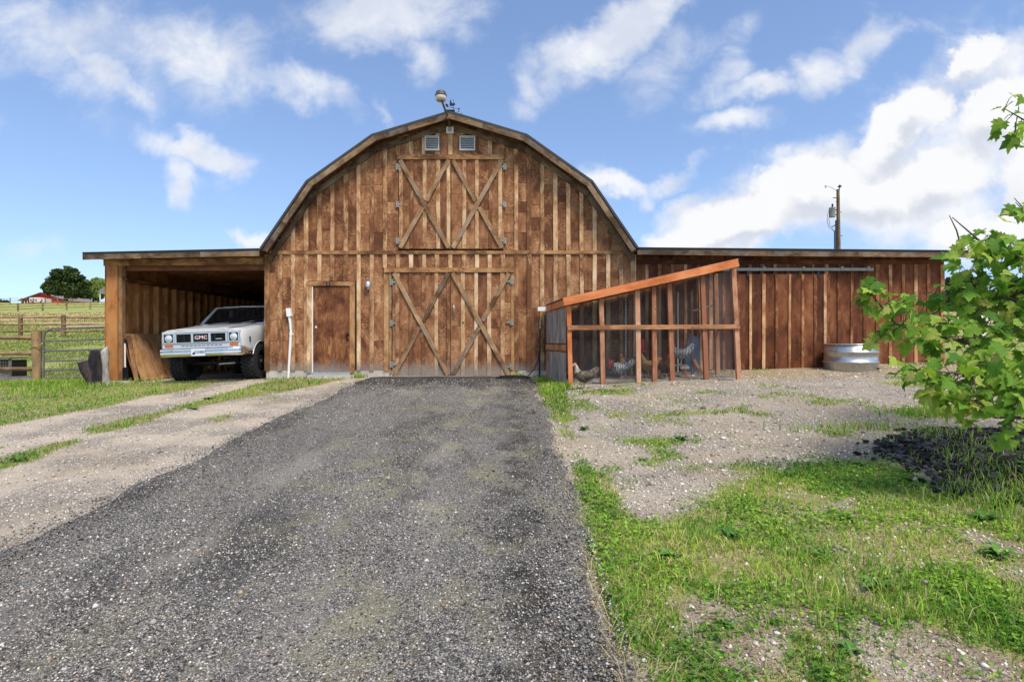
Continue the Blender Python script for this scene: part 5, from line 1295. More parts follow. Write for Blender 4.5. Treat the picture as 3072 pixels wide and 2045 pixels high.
# ================================================================== CHICKEN COOP
YC = 11.30
def build_coop():
    T = thing('chicken_coop', 'orange timber chicken run with sloping roof and wire mesh sides', 'coop', (2.8, 12.3, 0))
    def roof_u(x): return 1.69 + (x - 1.013) * (2.465 - 1.69) / (4.435 - 1.013)          # top of the roof at x
    S = 151.03
    px_t = (1706, 1803, 1911, 1960.5, 2007, 2106, 2199); px_b = (1712, 1809, 1916, 1963, 2017, 2119, 2216)
    xt = [(p - 1536) / S for p in px_t]; xb = [(p - 1536) / S for p in px_b]
    for k in range(7):
        zb = gz(xb[k], YC) - .03; w = .088 if k not in (3,) else .078
        o = board('post', T, (xb[k], YC, zb), (xt[k], YC, roof_u(xt[k]) - .17), w, .088, 'coop_orange' if k == 0 else 'coop_post', wob=.003)
    board('post', T, (xb[3] + .045, YC + .06, gz(2.8, YC) - .02), (xt[3] + .03, YC + .06, roof_u(2.8) - .18), .04, .09, 'coop_post')
    board('mid_rail', T, (xb[0] - .06, YC - .062, 1.112), (xb[6] - .0, YC - .062, 1.135), .092, .036, 'coop_rail', wob=.003)
    board('rake_fascia', T, (1.013, YC - .15, 1.69 - .078), (4.435, YC - .15, 2.465 - .078), .152, .035, 'coop_orange', wob=.004)
    # left side: eaves board, corrugated tin, rail, rear post
    A, B = Vector((1.03, YC - .15, 1.61)), Vector((.80, 13.34, 1.60))
    board('eaves_fascia', T, A, B, .145, .03, 'coop_orange', n=(-1, -.12, 0))
    # roof sheet
    mb = MB(); q = [(1.0, YC - .165), (4.45, YC - .165), (4.45, 13.38), (.78, 13.38)]
    up = [(x, y, roof_u(max(x, 1.0)) + .006) for (x, y) in q]; lo = [(x, y, z - .03) for (x, y, z) in up]
    mb.add(up + lo, [(0, 1, 2, 3), (7, 6, 5, 4), (0, 4, 5, 1), (1, 5, 6, 2), (2, 6, 7, 3), (3, 7, 4, 0)]); mb.build('roof', 'shingle', T)
    mb = MB(); mb.box(.60, .86, 13.20, 13.34, 1.545, 1.64); mb.build('gutter_end', 'white_paint', T)
    for k, y in enumerate((11.75, 12.35, 12.95)):
        board('rafter', T, (1.1, y, roof_u(1.1) - .08), (4.38, y, roof_u(4.38) - .08), .09, .04, 'coop_post', n=(0, 1, 0))
    dv = Vector((.82 - 1.10, 13.38 - YC, 0)).normalized(); nx = Vector((-dv.y, dv.x, 0)) * 1.0; nx = nx if nx.x < 0 else -nx
    def tin(z0, z1, name):
        mb = MB(); n = 60; L = 2.05; vs = []
        for i in range(n + 1):
            s = .06 + i / n * L; o = .012 * math.sin(i / n * 24 * 6.283); P = Vector((1.10, YC, 0)) + dv * s + nx * (.012 + o)
            vs += [(P.x, P.y, z0), (P.x, P.y, z1)]
        mb.add(vs, [(2 * i, 2 * i + 2, 2 * i + 3, 2 * i + 1) for i in range(n)], True); mb.build(name, 'old_tin', T)
    tin(.80, 1.56, 'tin_sheet'); tin(-.06, .62, 'tin_sheet')
    P = lambda s, z: tuple(Vector((1.10, YC, 0)) + dv * s + nx * .03 + Vector((0, 0, z)))
    board('side_rail', T, P(.05, .71), P(2.05, .71), .13, .03, 'coop_rail', n=nx)
    board('side_post', T, P(1.85, -.05), P(1.85, .60), .11, .06, 'coop_post', n=nx)
    # right side
    board('post', T, (4.44, 13.32, .05), (4.40, 13.32, 2.3), .09, .09, 'coop_post')
    board('post', T, (4.45, 12.3, .05), (4.40, 12.3, 2.3), .085, .06, 'coop_post')
    board('side_rail', T, (4.46, YC + .05, 1.13), (4.44, 13.3, 1.13), .09, .035, 'coop_rail', n=(1, 0, 0))
    # inner gate frame leaning and the brace at its foot
    board('inner_frame', T, (3.92, 12.35, .06), (3.90, 12.35, 1.95), .05, .04, 'coop_rail'); board('inner_frame', T, (3.90, 12.36, 1.5), (4.36, 12.36, 1.62), .04, .03, 'grey_wood')
    board('inner_frame', T, (3.93, 12.3, .45), (4.15, 12.25, .07), .06, .03, 'coop_rail')
    for x in (1.62, 2.75, 3.42): board('back_post', T, (x, 13.25, .02), (x, 13.25, roof_u(x) - .15), .085, .06, 'coop_post')
    for x in (3.25, 3.62): board('back_post', T, (x, 12.75, .02), (x, 12.75, roof_u(x) - .15), .06, .05, 'coop_rail')
    board('sill_board', T, (xb[0] + .05, YC + .02, gz(2.8, YC) + .02), (xb[6] - .05, YC + .02, gz(2.8, YC) + .015), .07, .03, 'grey_wood')
    # hardware cloth on the front, real wires
    def cloth(name, pt, u0, u1, top, bot, axis):
        mb = MB(); st = .0135; r = .00052
        for u in np.arange(u0, u1, st):
            a, b = pt(u, bot(u)), pt(u, top(u)); mb.bar(a, b, 2 * r, 2 * r, axis)
        zmax = max(top(u0), top(u1))
        for z in np.arange(0.0, zmax, st):
            us = [u for u in np.linspace(u0, u1, 40) if bot(u) <= z <= top(u)]
            if len(us) > 1: mb.bar(pt(us[0], z), pt(us[-1], z), 2 * r, 2 * r, axis)
        o = mb.build(name, 'mesh_wire', T, kind='stuff')
    cloth('wire_mesh', lambda u, z: (u, YC + .048, z), xt[0] + .03, xb[6] - .03, lambda u: roof_u(u) - .15, lambda u: .0, (0, -1, 0))
    cloth('wire_mesh', lambda u, z: (4.43, u, z), YC + .06, 13.3, lambda u: 2.3, lambda u: .03, (1, 0, 0))
build_coop()
def cfloor(x, y): return gz(x, y) + .012
# perch swing on two chains
t = thing('perch_swing', 'wooden perch hanging on two chains inside the coop', 'perch', (2.54, 12.3, .45))
def chain(x, y, z0, z1, name='chain'):
    mb = MB(); n = int((z1 - z0) / .034)
    for k in range(n):
        c = Vector((x, y, z0 + (k + .5) * (z1 - z0) / n)); a = math.pi / 2 * (k % 2); d = Vector((math.cos(a), math.sin(a), 0))
        mb.tube([c + d * (.010 * math.sin(q) * 1.3) + Vector((0, 0, .024 * math.cos(q))) for q in np.linspace(0, 6.283, 9)], .0055, 5, caps=False)
    return mb
chain(2.46, 12.3, .47, 1.84).build('chain', 'white_paint', t); chain(2.64, 12.3, .52, 1.88).build('chain', 'white_paint', t)
mb = MB(); gnarly(mb, [(2.36, 12.3, .43), (2.5, 12.3, .44), (2.76, 12.3, .44)], [.04, .042, .04], 10, 2, .1); mb.build('perch', 'grey_wood', t)
mb = MB(); mb.tube([(2.66, 12.28, .53), (2.60, 12.25, .46), (2.58, 12.24, .30), (2.575, 12.24, .12)], .008, 6); mb.tube([(2.46, 12.26, .48), (2.44, 12.25, .44), (2.46, 12.25, .40)], .008, 6); mb.build('rope', 'straw', t)
# bench
t = thing('bench', 'small wooden bench with splayed legs inside the coop', 'bench', (3.36, 12.0, cfloor(3.4, 12)))
zt = .335
board('seat', t, (3.06, 12.0, zt), (3.68, 12.0, zt), .22, .03, 'grey_wood', n=(0, 0, 1)); board('apron', t, (3.52, 11.885, zt - .045), (3.70, 11.885, zt - .04), .055, .02, 'driftwood')
for (x, dx) in ((3.14, -.10), (3.58, .10)):
    for dy in (-.08, .08): board('leg', t, (x + dx, 12.0 + dy * 1.4, cfloor(x, 12) - .01), (x, 12.0 + dy, zt - .015), .05, .03, 'coop_rail')
t = thing('feeder', 'red hanging poultry feeder behind the coop posts', 'feeder', (2.83, 12.5, .6))
mb = MB(); mb.lathe([(.0, 0), (.13, .0), (.135, .035), (.08, .04), (.085, .26), (.06, .31), (.0, .32)], (2.83, 12.5, .60), 16, caps=False); mb.build('hopper', 'red_plastic', t)
mb = MB(); mb.cyl((2.83, 12.5, .92), (2.83, 12.5, 1.95), .004, 5); mb.build('hanging_wire', 'galv', t)
mb = MB(); mb.tube([(3.76, 12.9, .0), (3.76, 12.9, 1.95)], .016, 8); mb.tube([(3.76, 12.9, 0.0), (3.76, 12.9, .09)], .05, 8)
tag(mb.build('coop_pipe', 'pvc'), 'thin white upright pipe inside the coop', 'pipe')
mb = MB(); mb.prism([(4.0, .0), (4.36, .0), (4.33, .92), (4.1, 1.02), (4.02, .7)], 'y', 13.16, 13.20)
tag(mb.build('blue_tarp', 'blue_tarp'), 'dull blue tarp hanging in the far end of the coop', 'tarp')
mb = MB(); mb.box(3.40, 3.60, 12.95, 13.1, .03, .24); tag(mb.build('concrete_block', 'concrete'), 'grey concrete block on the coop floor behind the bench', 'block')
def plk(lab, A, B, w): tag(board('loose_plank', None, A, B, w, .028, 'grey_wood', n=(0, 0, 1)), lab, 'plank')
plk('grey loose plank lying inside the coop below the bench', (3.65, 12.55, .07), (4.35, 11.75, .075), .10)
plk('short reddish plank by the coop corner post on the gravel', (4.05, 11.15, gz(4, 11.15) + .03), (4.36, 11.16, gz(4.3, 11.15) + .03), .07)

# ================================================================== CHICKENS
def chicken(lab, x, y, z, yaw, body, head, s=1.0, comb=True, comb_s=1.0, lower=0.0, tail_up=.0, name='hen'):
    """one continuous body along a bent spine: tail, back, breast, neck, head, beak; x forward"""
    path = [(-.265, .345 + tail_up), (-.235, .33 + tail_up), (-.19, .295 + tail_up * .6), (-.135, .25), (-.075, .222), (-.01, .205), (.055, .208), (.105, .238), (.133, .288 - lower * .4), (.150, .338 - lower), (.163, .375 - lower), (.183, .400 - lower), (.212, .396 - lower), (.238, .386 - lower), (.252, .382 - lower)]
    rh = [.012, .045, .062, .074, .090, .100, .098, .085, .062, .042, .033, .033, .026, .011, .003]
    rw = [.006, .014, .026, .056, .084, .095, .092, .075, .052, .036, .028, .029, .022, .010, .003]
    mb = MB(); mb.smooth = True
    mb.mat(0); mb.tube([(a, 0, b) for a, b in path], rh, 12, rb=rw)
    # wings lie in the surface as a slight swelling; legs with three toes
    for s_ in (-1, 1):
        mb.mat(0); mb.tube([(.06, s_ * .075, .225), (.0, s_ * .092, .225), (-.08, s_ * .080, .225), (-.16, s_ * .045, .245)], [.03, .058, .048, .012], 8, rb=[.012, .02, .018, .008])
        mb.mat(0); mb.tube([(.005, s_ * .045, .15), (.0, s_ * .042, .105)], [.042, .020], 8)
        mb.mat(1); mb.tube([(.0, s_ * .042, .12), (-.012, s_ * .042, .085), (.002, s_ * .042, .012)], .008, 6)
        for a in (-.5, 0, .5): mb.tube([(.002, s_ * .042, .012), (.002 + .055 * math.cos(a), s_ * .042 + .055 * math.sin(a), .004)], [.006, .003], 5)
        mb.tube([(.002, s_ * .042, .012), (-.03, s_ * .042, .004)], [.006, .003], 5)
    if comb:
        k = comb_s; hx, hz = .185, .425 - lower
        mb.mat(2); mb.prism([(hx - .035 * k, hz), (hx - .045 * k, hz + .030 * k), (hx - .018 * k, hz + .018 * k), (hx - .008 * k, hz + .042 * k), (hx + .010 * k, hz + .016 * k), (hx + .025 * k, hz + .028 * k), (hx + .030 * k, hz - .012)], 'y', -.005, .005)
        for s_ in (-1, 1):
            mb.tube([(hx + .02, s_ * .018, hz - .045), (hx + .024, s_ * .018, hz - .07 * k), (hx + .02, s_ * .016, hz - .085 * k)], [.014 * k, .016 * k, .005], 6)
            mb.tube([(hx + .002, s_ * .024, hz - .018), (hx + .016, s_ * .024, hz - .022)], [.016, .013], 6)
    mb.mat(3); mb.tube([(.228, 0, .392 - lower), (.262, 0, .379 - lower)], [.010, .002], 6)
    for s_ in (-1, 1): mb.mat(4); mb.tube([(.196, s_ * .027, .408 - lower), (.196, s_ * .032, .408 - lower)], [.006, .004], 6)
    # head takes the hackle colour
    o = mb.build(name, [body, 'leg_yellow', 'comb_red', 'beak', 'black_metal', head], None, origin=(0, 0, 0))
    me = o.data; nv = [v.co for v in me.vertices]
    for p in me.polygons:
        if p.material_index == 0 and p.center.x > .125 and p.center.z > .27 - lower * .6: p.material_index = 5
    o.location = (x, y, z); o.rotation_euler = (0, 0, yaw); o.scale = (s * 1.08, s * 1.08, s * 1.12)
    return tag(o, lab, 'chicken', 'chickens at the coop')
W = math.pi
chicken('pale grey-brown hen standing outside the coop mesh', 1.36, 10.62, gz(1.36, 10.62) + .002, W + .25, 'feather_dark', 'feather_pale', 1.0, True, .55)
chicken('speckled black and white hen with bright red face under the perch', 2.22, 11.62, cfloor(2.2, 11.6), W + .1, 'feather_barred', 'feather_dark', 1.05, True, 1.3, .11)
chicken('golden buff hen looking towards the camera behind the perch chains', 2.36, 12.12, cfloor(2.3, 12.1), -W / 2 - .35, 'feather_buff', 'feather_buff', 1.05, True, .45)
chicken('buff hen half hidden by the middle coop posts', 2.90, 12.0, cfloor(2.9, 12), W * .72, 'feather_buff', 'feather_buff', 1.05, True, .5)
chicken('dark brown hen standing in front of the bench', 3.12, 11.62, cfloor(3.1, 11.6), W * .30, 'feather_brown', 'feather_brown', .95, True, 1.0)
chicken('barred grey rooster perched on the little bench', 3.56, 12.0, zt + .017, W - .25, 'feather_barred', 'feather_barred', .98, True, 1.2, 0, .05, 'rooster')

# ================================================================== UTILITY POLE
ux, uy = 22.97, 40.0; uz = gz(ux, uy)
t = thing('utility_pole', 'wooden utility pole with grey transformer behind the wing roof', 'utility pole', (ux, uy, uz))
mb = MB(); mb.tube([(ux + .06, uy, uz - .3), (ux, uy, 6.5), (ux - .05, uy, 11.5)], [.17, .14, .10], 12); mb.build('pole', 'pole_wood', t)
mb = MB(); mb.box(ux - .30, ux - .12, uy - .16, uy - .08, uz, 9.3); mb.build('cable_guard', 'dark_iron', t)
cx_ = ux - .46
mb = MB(); mb.lathe([(0, 9.54), (.20, 9.54), (.205, 9.58), (.205, 10.15), (.22, 10.17), (.22, 10.21), (0, 10.26)], (cx_, uy, 0), 16, caps=False); tr_ = mb.build('transformer', 'transformer_grey', t)
mb = MB(); mb.lathe([(0, 10.25), (.04, 10.25), (.07, 10.32), (.05, 10.37), (.07, 10.42), (.02, 10.50), (0, 10.50)], (cx_ + .02, uy, 0), 10, caps=False); mb.build('insulator', 'dark_iron', tr_)
mb = MB()
for z in (9.72, 10.05): mb.box(cx_ + .2, ux - .10, uy - .03, uy + .03, z - .03, z + .03)
mb.build('mounting_bracket', 'dark_iron', tr_)
mb = MB(); mb.tube([(cx_ - .2, uy, 10.1), (cx_ - .34, uy, 9.7), (cx_ - .34, uy, 9.2), (cx_ - .22, uy, 8.8), (ux - .30, uy, 8.55)], .014, 5); mb.tube([(cx_ - .2, uy - .05, 9.9), (cx_ - .26, uy - .05, 9.4), (cx_ - .18, uy - .05, 8.95), (ux - .30, uy, 8.55)], .014, 5); mb.tube([(ux - .30, uy, 8.6), (ux - .30, uy, 6.0)], .03, 6); mb.build('drop_wire', 'dark_iron', t)
mb = MB(); mb.tube([(ux - .1, uy, 11.35), (ux - .45, uy, 11.6), (ux - .75, uy, 11.72), (ux - .92, uy, 11.72)], .022, 5); mb.tube([(ux - .92, uy, 11.60), (ux - .92, uy, 11.78)], .05, 6); mb.build('wire_arm', 'galv', t)
mb = MB(); mb.cyl((ux + .05, uy, 11.45), (ux + .07, uy, 11.75), .03, 6); mb.tube([(ux + .07, uy, 11.66), (ux + .07, uy, 11.72)], .13, 8); mb.tube([(ux + .07, uy, 11.76), (ux + .07, uy, 11.80)], .07, 8); mb.build('top_insulator', 'dark_iron', t)
mb = MB()
for z in (10.9, 10.65): mb.cyl((ux - .12, uy, z), (ux - .40 if z > 10.8 else ux - .2, uy, z), .03, 6)
mb.cyl((ux - .15, uy, 9.05), (ux - .48, uy, 8.85), .03, 6); mb.cyl((ux + .12, uy, 8.25), (ux + .26, uy, 8.25), .025, 6); mb.cyl((ux + .1, uy, 9.9), (ux + .22, uy, 9.9), .02, 6); mb.build('pole_step', 'dark_iron', t)
# ================================================================== FENCES AND GATE
YG = 14.6
def round_rail(name, parent, A, B, r, mat='fence_wood'):
    A = Vector(A); B = Vector(B); L = (B - A).length; mb = MB(); mb.tube([(0, 0, -L / 2), (0, 0, 0), (0, 0, L / 2)], [r * random.uniform(.92, 1.05) for _ in range(3)], 10)
    me_o = mb.build(name, mat, None, origin=(0, 0, 0)); q = (B - A).to_track_quat('Z', 'Y').to_euler()
    c = (A + B) / 2; me_o.parent = parent; me_o.location = c - ORG[parent.name]; me_o.rotation_euler = q; ORG[me_o.name] = c; return me_o
def post_rail_fence(lab, posts, rails, y, r_post, r_rail, group=None):
    """posts: x list; rails: heights above each post's ground"""
    x0 = posts[0][0] if isinstance(posts[0], tuple) else posts[0]
    T = thing('rail_fence', lab, 'fence', (x0, y if not callable(y) else y(x0), gz(x0, y if not callable(y) else y(x0))), group)
    yy = y if callable(y) else (lambda x: y)
    for x in posts:
        g = gz(x, yy(x)); round_rail('post', T, (x, yy(x), g - .2), (x + random.uniform(-.02, .02), yy(x), g + max(rails) + .14), r_post)
    for a, b in zip(posts[:-1], posts[1:]):
        for h in rails: round_rail('rail', T, (a, yy(a) - .05, gz(a, yy(a)) + h), (b, yy(b) - .05, gz(b, yy(b)) + h + random.uniform(-.03, .03)), r_rail)
    return T
gp = thing('paddock_fence', 'near round-rail paddock fence left of the metal gate', 'fence', (-12.19, YG, gz(-12.19, YG)))
round_rail('gate_post', gp, (-12.19, YG, -.4), (-12.20, YG, 1.10), .105, 'fence_wood')
for z in (.93, .53, .13): round_rail('rail', gp, (-12.28, YG, z), (-15.2, YG, z + .02), .052)
round_rail('post', gp, (-15.2, YG, -.4), (-15.2, YG, 1.1), .10)
board('bottom_board', gp, (-12.3, YG + .1, -.10), (-15.2, YG + .1, -.14), .10, .04, 'grey_wood')
def build_gate():
    x0, x1 = -12.02, -9.76; tilt = .028
    T = thing('metal_gate', 'dark tubular metal farm gate with wire mesh infill', 'gate', (x0, YG, gz(x0, YG)))
    zl = lambda z, x: z + (x - x0) * tilt
    mb = MB(); mb.tube([(x0, YG, -.16), (x0, YG, .95), (x0 + .04, YG, 1.06), (x0 + .12, YG, 1.13), (x0 + .24, YG, zl(1.158, x0 + .24)), (x1, YG, zl(1.158, x1))], .024, 8); mb.build('outer_tube', 'gate_metal', T)
    mb = MB(); mb.cyl((x1, YG, -.1), (x1, YG, 1.22), .024, 8); mb.build('end_tube', 'gate_metal', T)
    for z in (.846, .589, .332, .089, -.11):
        mb = MB(); mb.cyl((x0, YG, z), (x1, YG, zl(z, x1)), .021, 8); mb.build('bar', 'gate_metal', T)
    mb = MB()
    for x in np.arange(x0 + .18, x1, .165): mb.cyl((x, YG - .02, -.10), (x, YG - .02, zl(.846, x)), .0035, 4)
    for z in np.arange(-.03, .84, .165): mb.cyl((x0, YG - .02, z), (x1, YG - .02, zl(z, x1)), .0035, 4)
    mb.build('wire_infill', 'gate_metal', T, kind='stuff')
    mb = MB(); mb.prism([(x0, .589), (x0 + .14, .589), (x0, .70)], 'y', YG - .004, YG + .004); mb.build('gusset', 'gate_metal', T)
    mb = MB(); mb.tube([(-12.10, YG - .11, .70), (-12.05, YG - .08, .74), (x0, YG - .03, .80)], .011, 6); mb.tube([(-12.30, YG - .06, .69), (-12.2, YG - .115, .69), (-12.10, YG - .10, .70)], .010, 6); mb.build('latch_chain', 'brass', T)
build_gate()
# old crate in the paddock
t = thing('animal_crate', 'grey slatted crate with wire front in the paddock', 'crate', (-13.75, 15.5, gz(-13.75, 15.5)))
zc = gz(-13.75, 15.5)
for k in range(3): board('slat', t, (-14.35, 15.25, zc + .06 + k * .105), (-13.46, 15.25, zc + .06 + k * .105), .098, .02, 'grey_wood')
for x in (-14.35, -13.48): board('corner_post', t, (x, 15.28, zc - .03), (x, 15.28, zc + .60), .05, .04, 'grey_wood')
mb = MB(); mb.box(-14.35, -13.47, 15.30, 15.8, zc + .02, zc + .56); mb.build('crate_box', 'dark_iron', t)
mb = MB()
for x in np.arange(-14.33, -13.47, .07): mb.cyl((x, 15.24, zc + .36), (x, 15.24, zc + .60), .004, 4)
for z in (.42, .50, .58): mb.cyl((-14.35, 15.24, zc + z), (-13.47, 15.24, zc + z), .004, 4)
mb.build('wire_front', 'hinge_zinc', t, kind='stuff')
board('lid', t, (-14.38, 15.5, zc + .615), (-13.44, 15.5, zc + .615), .6, .025, 'grey_wood', n=(0, 0, 1))
post_rail_fence('brown three-rail pasture fence in the middle distance', [-36.0, -33.5, -31.0, -28.5, -26.0, -23.5, -21.0], (1.14, .74, .34), 33.0, .11, .05)
def y3(x): return float(np.interp(x, [-95, -70, -58], [91, 118, 140])) if False else float(np.interp(x, [-88, -78, -66], [88, 93, 97]))
post_rail_fence('far wooden fence along the top of the bare field', list(np.arange(-88, -62, 3.1)), (1.25, .85, .45), lambda x: float(np.interp(x, [-90, -62], [87, 96])), .13, .06)
post_rail_fence('thin pale fence below the red barn on the crest', list(np.arange(-124, -86, 4.0)), (1.2, .7), lambda x: float(np.interp(x, [-124, -86], [132, 116])), .10, .05)

# ================================================================== FAR BUILDINGS
def far_barn():
    x0, x1, y0, y1 = -121.0, -109.5, 140.0, 152.0; g = gz(-116, 140) - .8; top = 12.6; eave = 10.85; xm = -115.6
    T = thing('red_barn', 'distant red barn with grey roof on the hill', 'barn', (xm, y0, g))
    mb = MB(); mb.prism([(x0 + .8, g), (x1, g), (x1, eave), (xm, top), (x0 + .8, eave)], 'y', y0, y1); mb.build('wall', 'red_barn', T)
    mb = MB(); mb.prism([(x0 - .2, eave - .15), (x0 - .2, eave - .02), (xm, top + .22), (xm, top + .05)], 'y', y0 - .6, y1 + .4); mb.build('roof', 'grey_roof', T)
    mb = MB(); mb.prism([(xm, top + .05), (xm, top + .22), (x1 + .6, eave - .02), (x1 + .6, eave - .15)], 'y', y0 - .6, y1 + .4); mb.build('roof', 'grey_roof', T)
    mb = MB(); mb.box(x0 + .6, x0 + 2.4, y0 - .2, y0 - .04, g, eave - .25); mb.build('shadow_wall', 'dark_void', T)  # near-black box: shade on the barn's left wall, put into the colour
    for x in (x0 + 1.2, x0 + 1.9): mb = MB(); mb.box(x, x + .12, y0 - .3, y0 - .21, g, eave - .2); mb.build('post', 'white_wall', T)
    t2 = thing('trailer', 'white trailer with dark windows beside the red barn', 'trailer', (-115.4, 136.5, g))
    gz_ = gz(-115.5, 136); mb = MB(); mb.box(-115.4, -111.9, 136, 138.2, gz_ + .2, gz_ + 1.05); mb.box(-115.4, -113.0, 136.02, 138.2, gz_ + 1.05, gz_ + 1.3); mb.build('trailer_body', 'white_wall', t2)
    for x in (-115.2, -114.6, -114.0, -112.6): mb = MB(); mb.box(x, x + .42, 135.97, 135.995, gz_ + .55, gz_ + .8); mb.build('window', 'dark_void', t2)
    for x in (-114.6, -112.6): mb = MB(); mb.tube([(x, 135.95, gz_ + .15), (x, 136.3, gz_ + .15)], .26, 12); mb.build('wheel', 'black_rubber', t2)
far_barn()
def far_house():
    y0 = 120.0; g = gz(-85, 120) - .3; x0, x1 = -87.0, -80.0
    T = thing('farmhouse', 'distant white-trimmed house with grey roof beside the willow', 'house', (-83.5, y0, g))
    z = 8.75; mb = MB(); mb.box(x0 + .4, x1, y0 + 2.0, y0 + 7, g, z + 2.4); mb.build('wall', 'grey_roof', T)
    mb = MB(); mb.prism([(x0 - .2, z + 2.35), (x1 + .3, z + 2.35), (x1 + .3, z + 2.55), (x0 + 1.4, z + 3.6), (x0 - .2, z + 2.55)], 'y', y0 - .3, y0 + 7.3); mb.build('roof', 'grey_roof', T)
    for x in (x0, x0 + 1.5, x0 + 3.0): mb = MB(); mb.box(x, x + .16, y0, y0 + .16, g, z + 2.3); mb.build('porch_post', 'white_wall', T)
    mb = MB(); mb.box(x0, x1, y0 - .02, y0 + .18, z + 2.13, z + 2.34); mb.build('porch_beam', 'white_wall', T)
    mb = MB(); mb.box(x0, x1, y0 + .02, y0 + .14, z + .75, z + .85); mb.build('porch_rail', 'white_wall', T)
    mb = MB(); mb.box(x0 + 1.2, x0 + 2.2, y0 + 1.9, y0 + 1.99, z + .9, z + 1.9); mb.build('window', 'dark_void', T)
far_house()
def far_shed():
    x0, x1, y0 = 66.0, 74.0, 88.0; g = gz(70, 88)
    T = thing('shed', 'low dark shed with pale roof behind the maple boughs', 'shed', (70, y0, g - .2))
    mb = MB(); mb.box(x0, x1, y0, y0 + 5, g - .4, g + 2.2); mb.build('wall', 'dark_void', T)
    mb = MB(); mb.prism([(x0 - .3, g + 2.2), (x1 + .3, g + 2.2), (x1 + .3, g + 2.38), (x0 - .3, g + 2.38)], 'y', y0 - .5, y0 + 5.3); mb.build('roof', 'white_wall', T)
far_shed()
post_rail_fence('grey rail fence beyond the end of the wing', [22.0, 24.4, 26.8, 29.2, 31.6], (1.1, .7, .3), 27.0, .09, .05)
x = 21.2; tag(board('white_post', None, (x, 25.5, gz(x, 25.5) - .1), (x, 25.5, gz(x, 25.5) + 1.05), .35, .05, 'white_paint'), 'white upright board just past the wing corner', 'post')

# ================================================================== DISTANT TREES (leaf clumps through the crown's volume)
def leaf_clumps(name, parent, centres, n, size, cols, droop=0.0, seed=1):
    r = np.random.default_rng(seed); C = np.array([c[:3] for c in centres]); Rr = np.array([c[3:6] for c in centres])
    k = r.choice(len(C), n, p=(Rr.prod(1) ** .67) / (Rr.prod(1) ** .67).sum())
    u = r.normal(size=(n, 3)); u /= np.linalg.norm(u, axis=1)[:, None]; rad = r.random(n) ** .38
    P = C[k] + u * rad[:, None] * Rr[k]
    a = r.normal(size=(n, 3)); a /= np.linalg.norm(a, axis=1)[:, None]; b = np.cross(a, r.normal(size=(n, 3))); b /= np.linalg.norm(b, axis=1)[:, None]
    if droop: b = b * .25 + np.array([0, 0, -1.0]) * droop
    s = size * (.5 + r.random(n))[:, None]
    V = np.stack([P - a * s * .5, P + b * s * .6, P + a * s * .5, P - b * s * .6], 1).reshape(-1, 3)
    Fc = np.arange(4 * n); col = np.array(cols)[r.choice(len(cols), n)] * (.7 + .6 * r.random((n, 1)))
    return npmesh(name, V, Fc, np.full(n, 4), 'foliage', np.repeat(col, 4, 0), parent=parent, kind=None)
def tree(name, lab, x, y, h, blobs, n, size, cols, trunk_r=.35, seed=1, droop=0.0, cat='tree', group=None):
    g = gz(x, y); T = thing(name, lab, cat, (x, y, g), group)
    mb = MB(); mb.tube([(x, y, g - .3), (x + .1, y, g + h * .25), (x, y, g + h * .55)], [trunk_r, trunk_r * .75, trunk_r * .3], 8)
    rr = random.Random(seed)
    for b in blobs: mb.tube([(x, y, g + h * rr.uniform(.22, .4)), (x + b[0] * .5, y + b[1] * .5, g + b[2] * .8), (x + b[0], y + b[1], g + b[2])], [trunk_r * .4, trunk_r * .22, .04], 5)
    mb.build('trunk', 'bark', T)
    leaf_clumps('crown', T, [(x + b[0], y + b[1], g + b[2], b[3], b[4], b[5]) for b in blobs], n, size, cols, droop, seed)
rr = random.Random(5)
ob = [(-3.4, 0, 3.7, 1.9, 1.8, 1.2), (-4.2, .5, 2.6, 1.1, 1.2, .8), (-2.6, 0, 5.2, 1.7, 1.6, 1.1), (-.6, -1, 6.6, 1.9, 1.8, 1.2), (1.2, .3, 7.2, 1.5, 1.6, .9), (2.8, -.4, 5.9, 1.7, 1.6, 1.1), (4.3, 0, 4.3, 1.4, 1.5, 1.1), (.2, 0, 4.4, 3.2, 2.4, 1.9), (-1.4, -.6, 3.0, 2.2, 2.0, 1.4), (2.2, -.6, 2.6, 2.6, 2.0, 1.7), (4.4, .2, 2.3, 1.5, 1.5, 1.3), (-5.0, .5, 3.4, .7, .7, .5), (.4, 0, 8.0, .8, .8, .5), (-1.9, 0, 7.3, .7, .7, .5)]
tree('spreading_tree', 'big dark spreading tree in front of the red barn', -102.0, 130.0, 8.6, ob, 6500, .42, [(.030, .052, .014), (.045, .075, .018), (.065, .10, .022), (.085, .12, .03)], .5, 3)
wb = [(0, 0, 4.6, 1.6, 1.6, 1.2), (-1.4, 0, 3.2, 1.1, 1.2, 1.9), (1.4, 0, 3.3, 1.1, 1.2, 1.9), (0, -.8, 2.8, 1.6, 1.0, 2.0), (2.1, 0, 2.4, .7, .8, 1.5), (-2.1, .2, 2.2, .7, .8, 1.4)]
tree('willow_tree', 'pale green weeping willow beside the big dark tree', -98.9, 136.0, 5.6, wb, 3200, .55, [(.20, .29, .06), (.26, .34, .08), (.16, .24, .05)], .3, 4, droop=.9)
tree('bushy_tree', 'mid green bushy tree between the dark tree and the willow', -101.6, 138.0, 5.2, [(0, 0, 2.6, 1.7, 1.5, 1.7), (1.2, 0, 1.8, 1.2, 1.2, 1.4), (-1, 0, 3.4, 1.2, 1.2, 1.2)], 1800, .40, [(.07, .13, .025), (.10, .17, .03)], .25, 6)
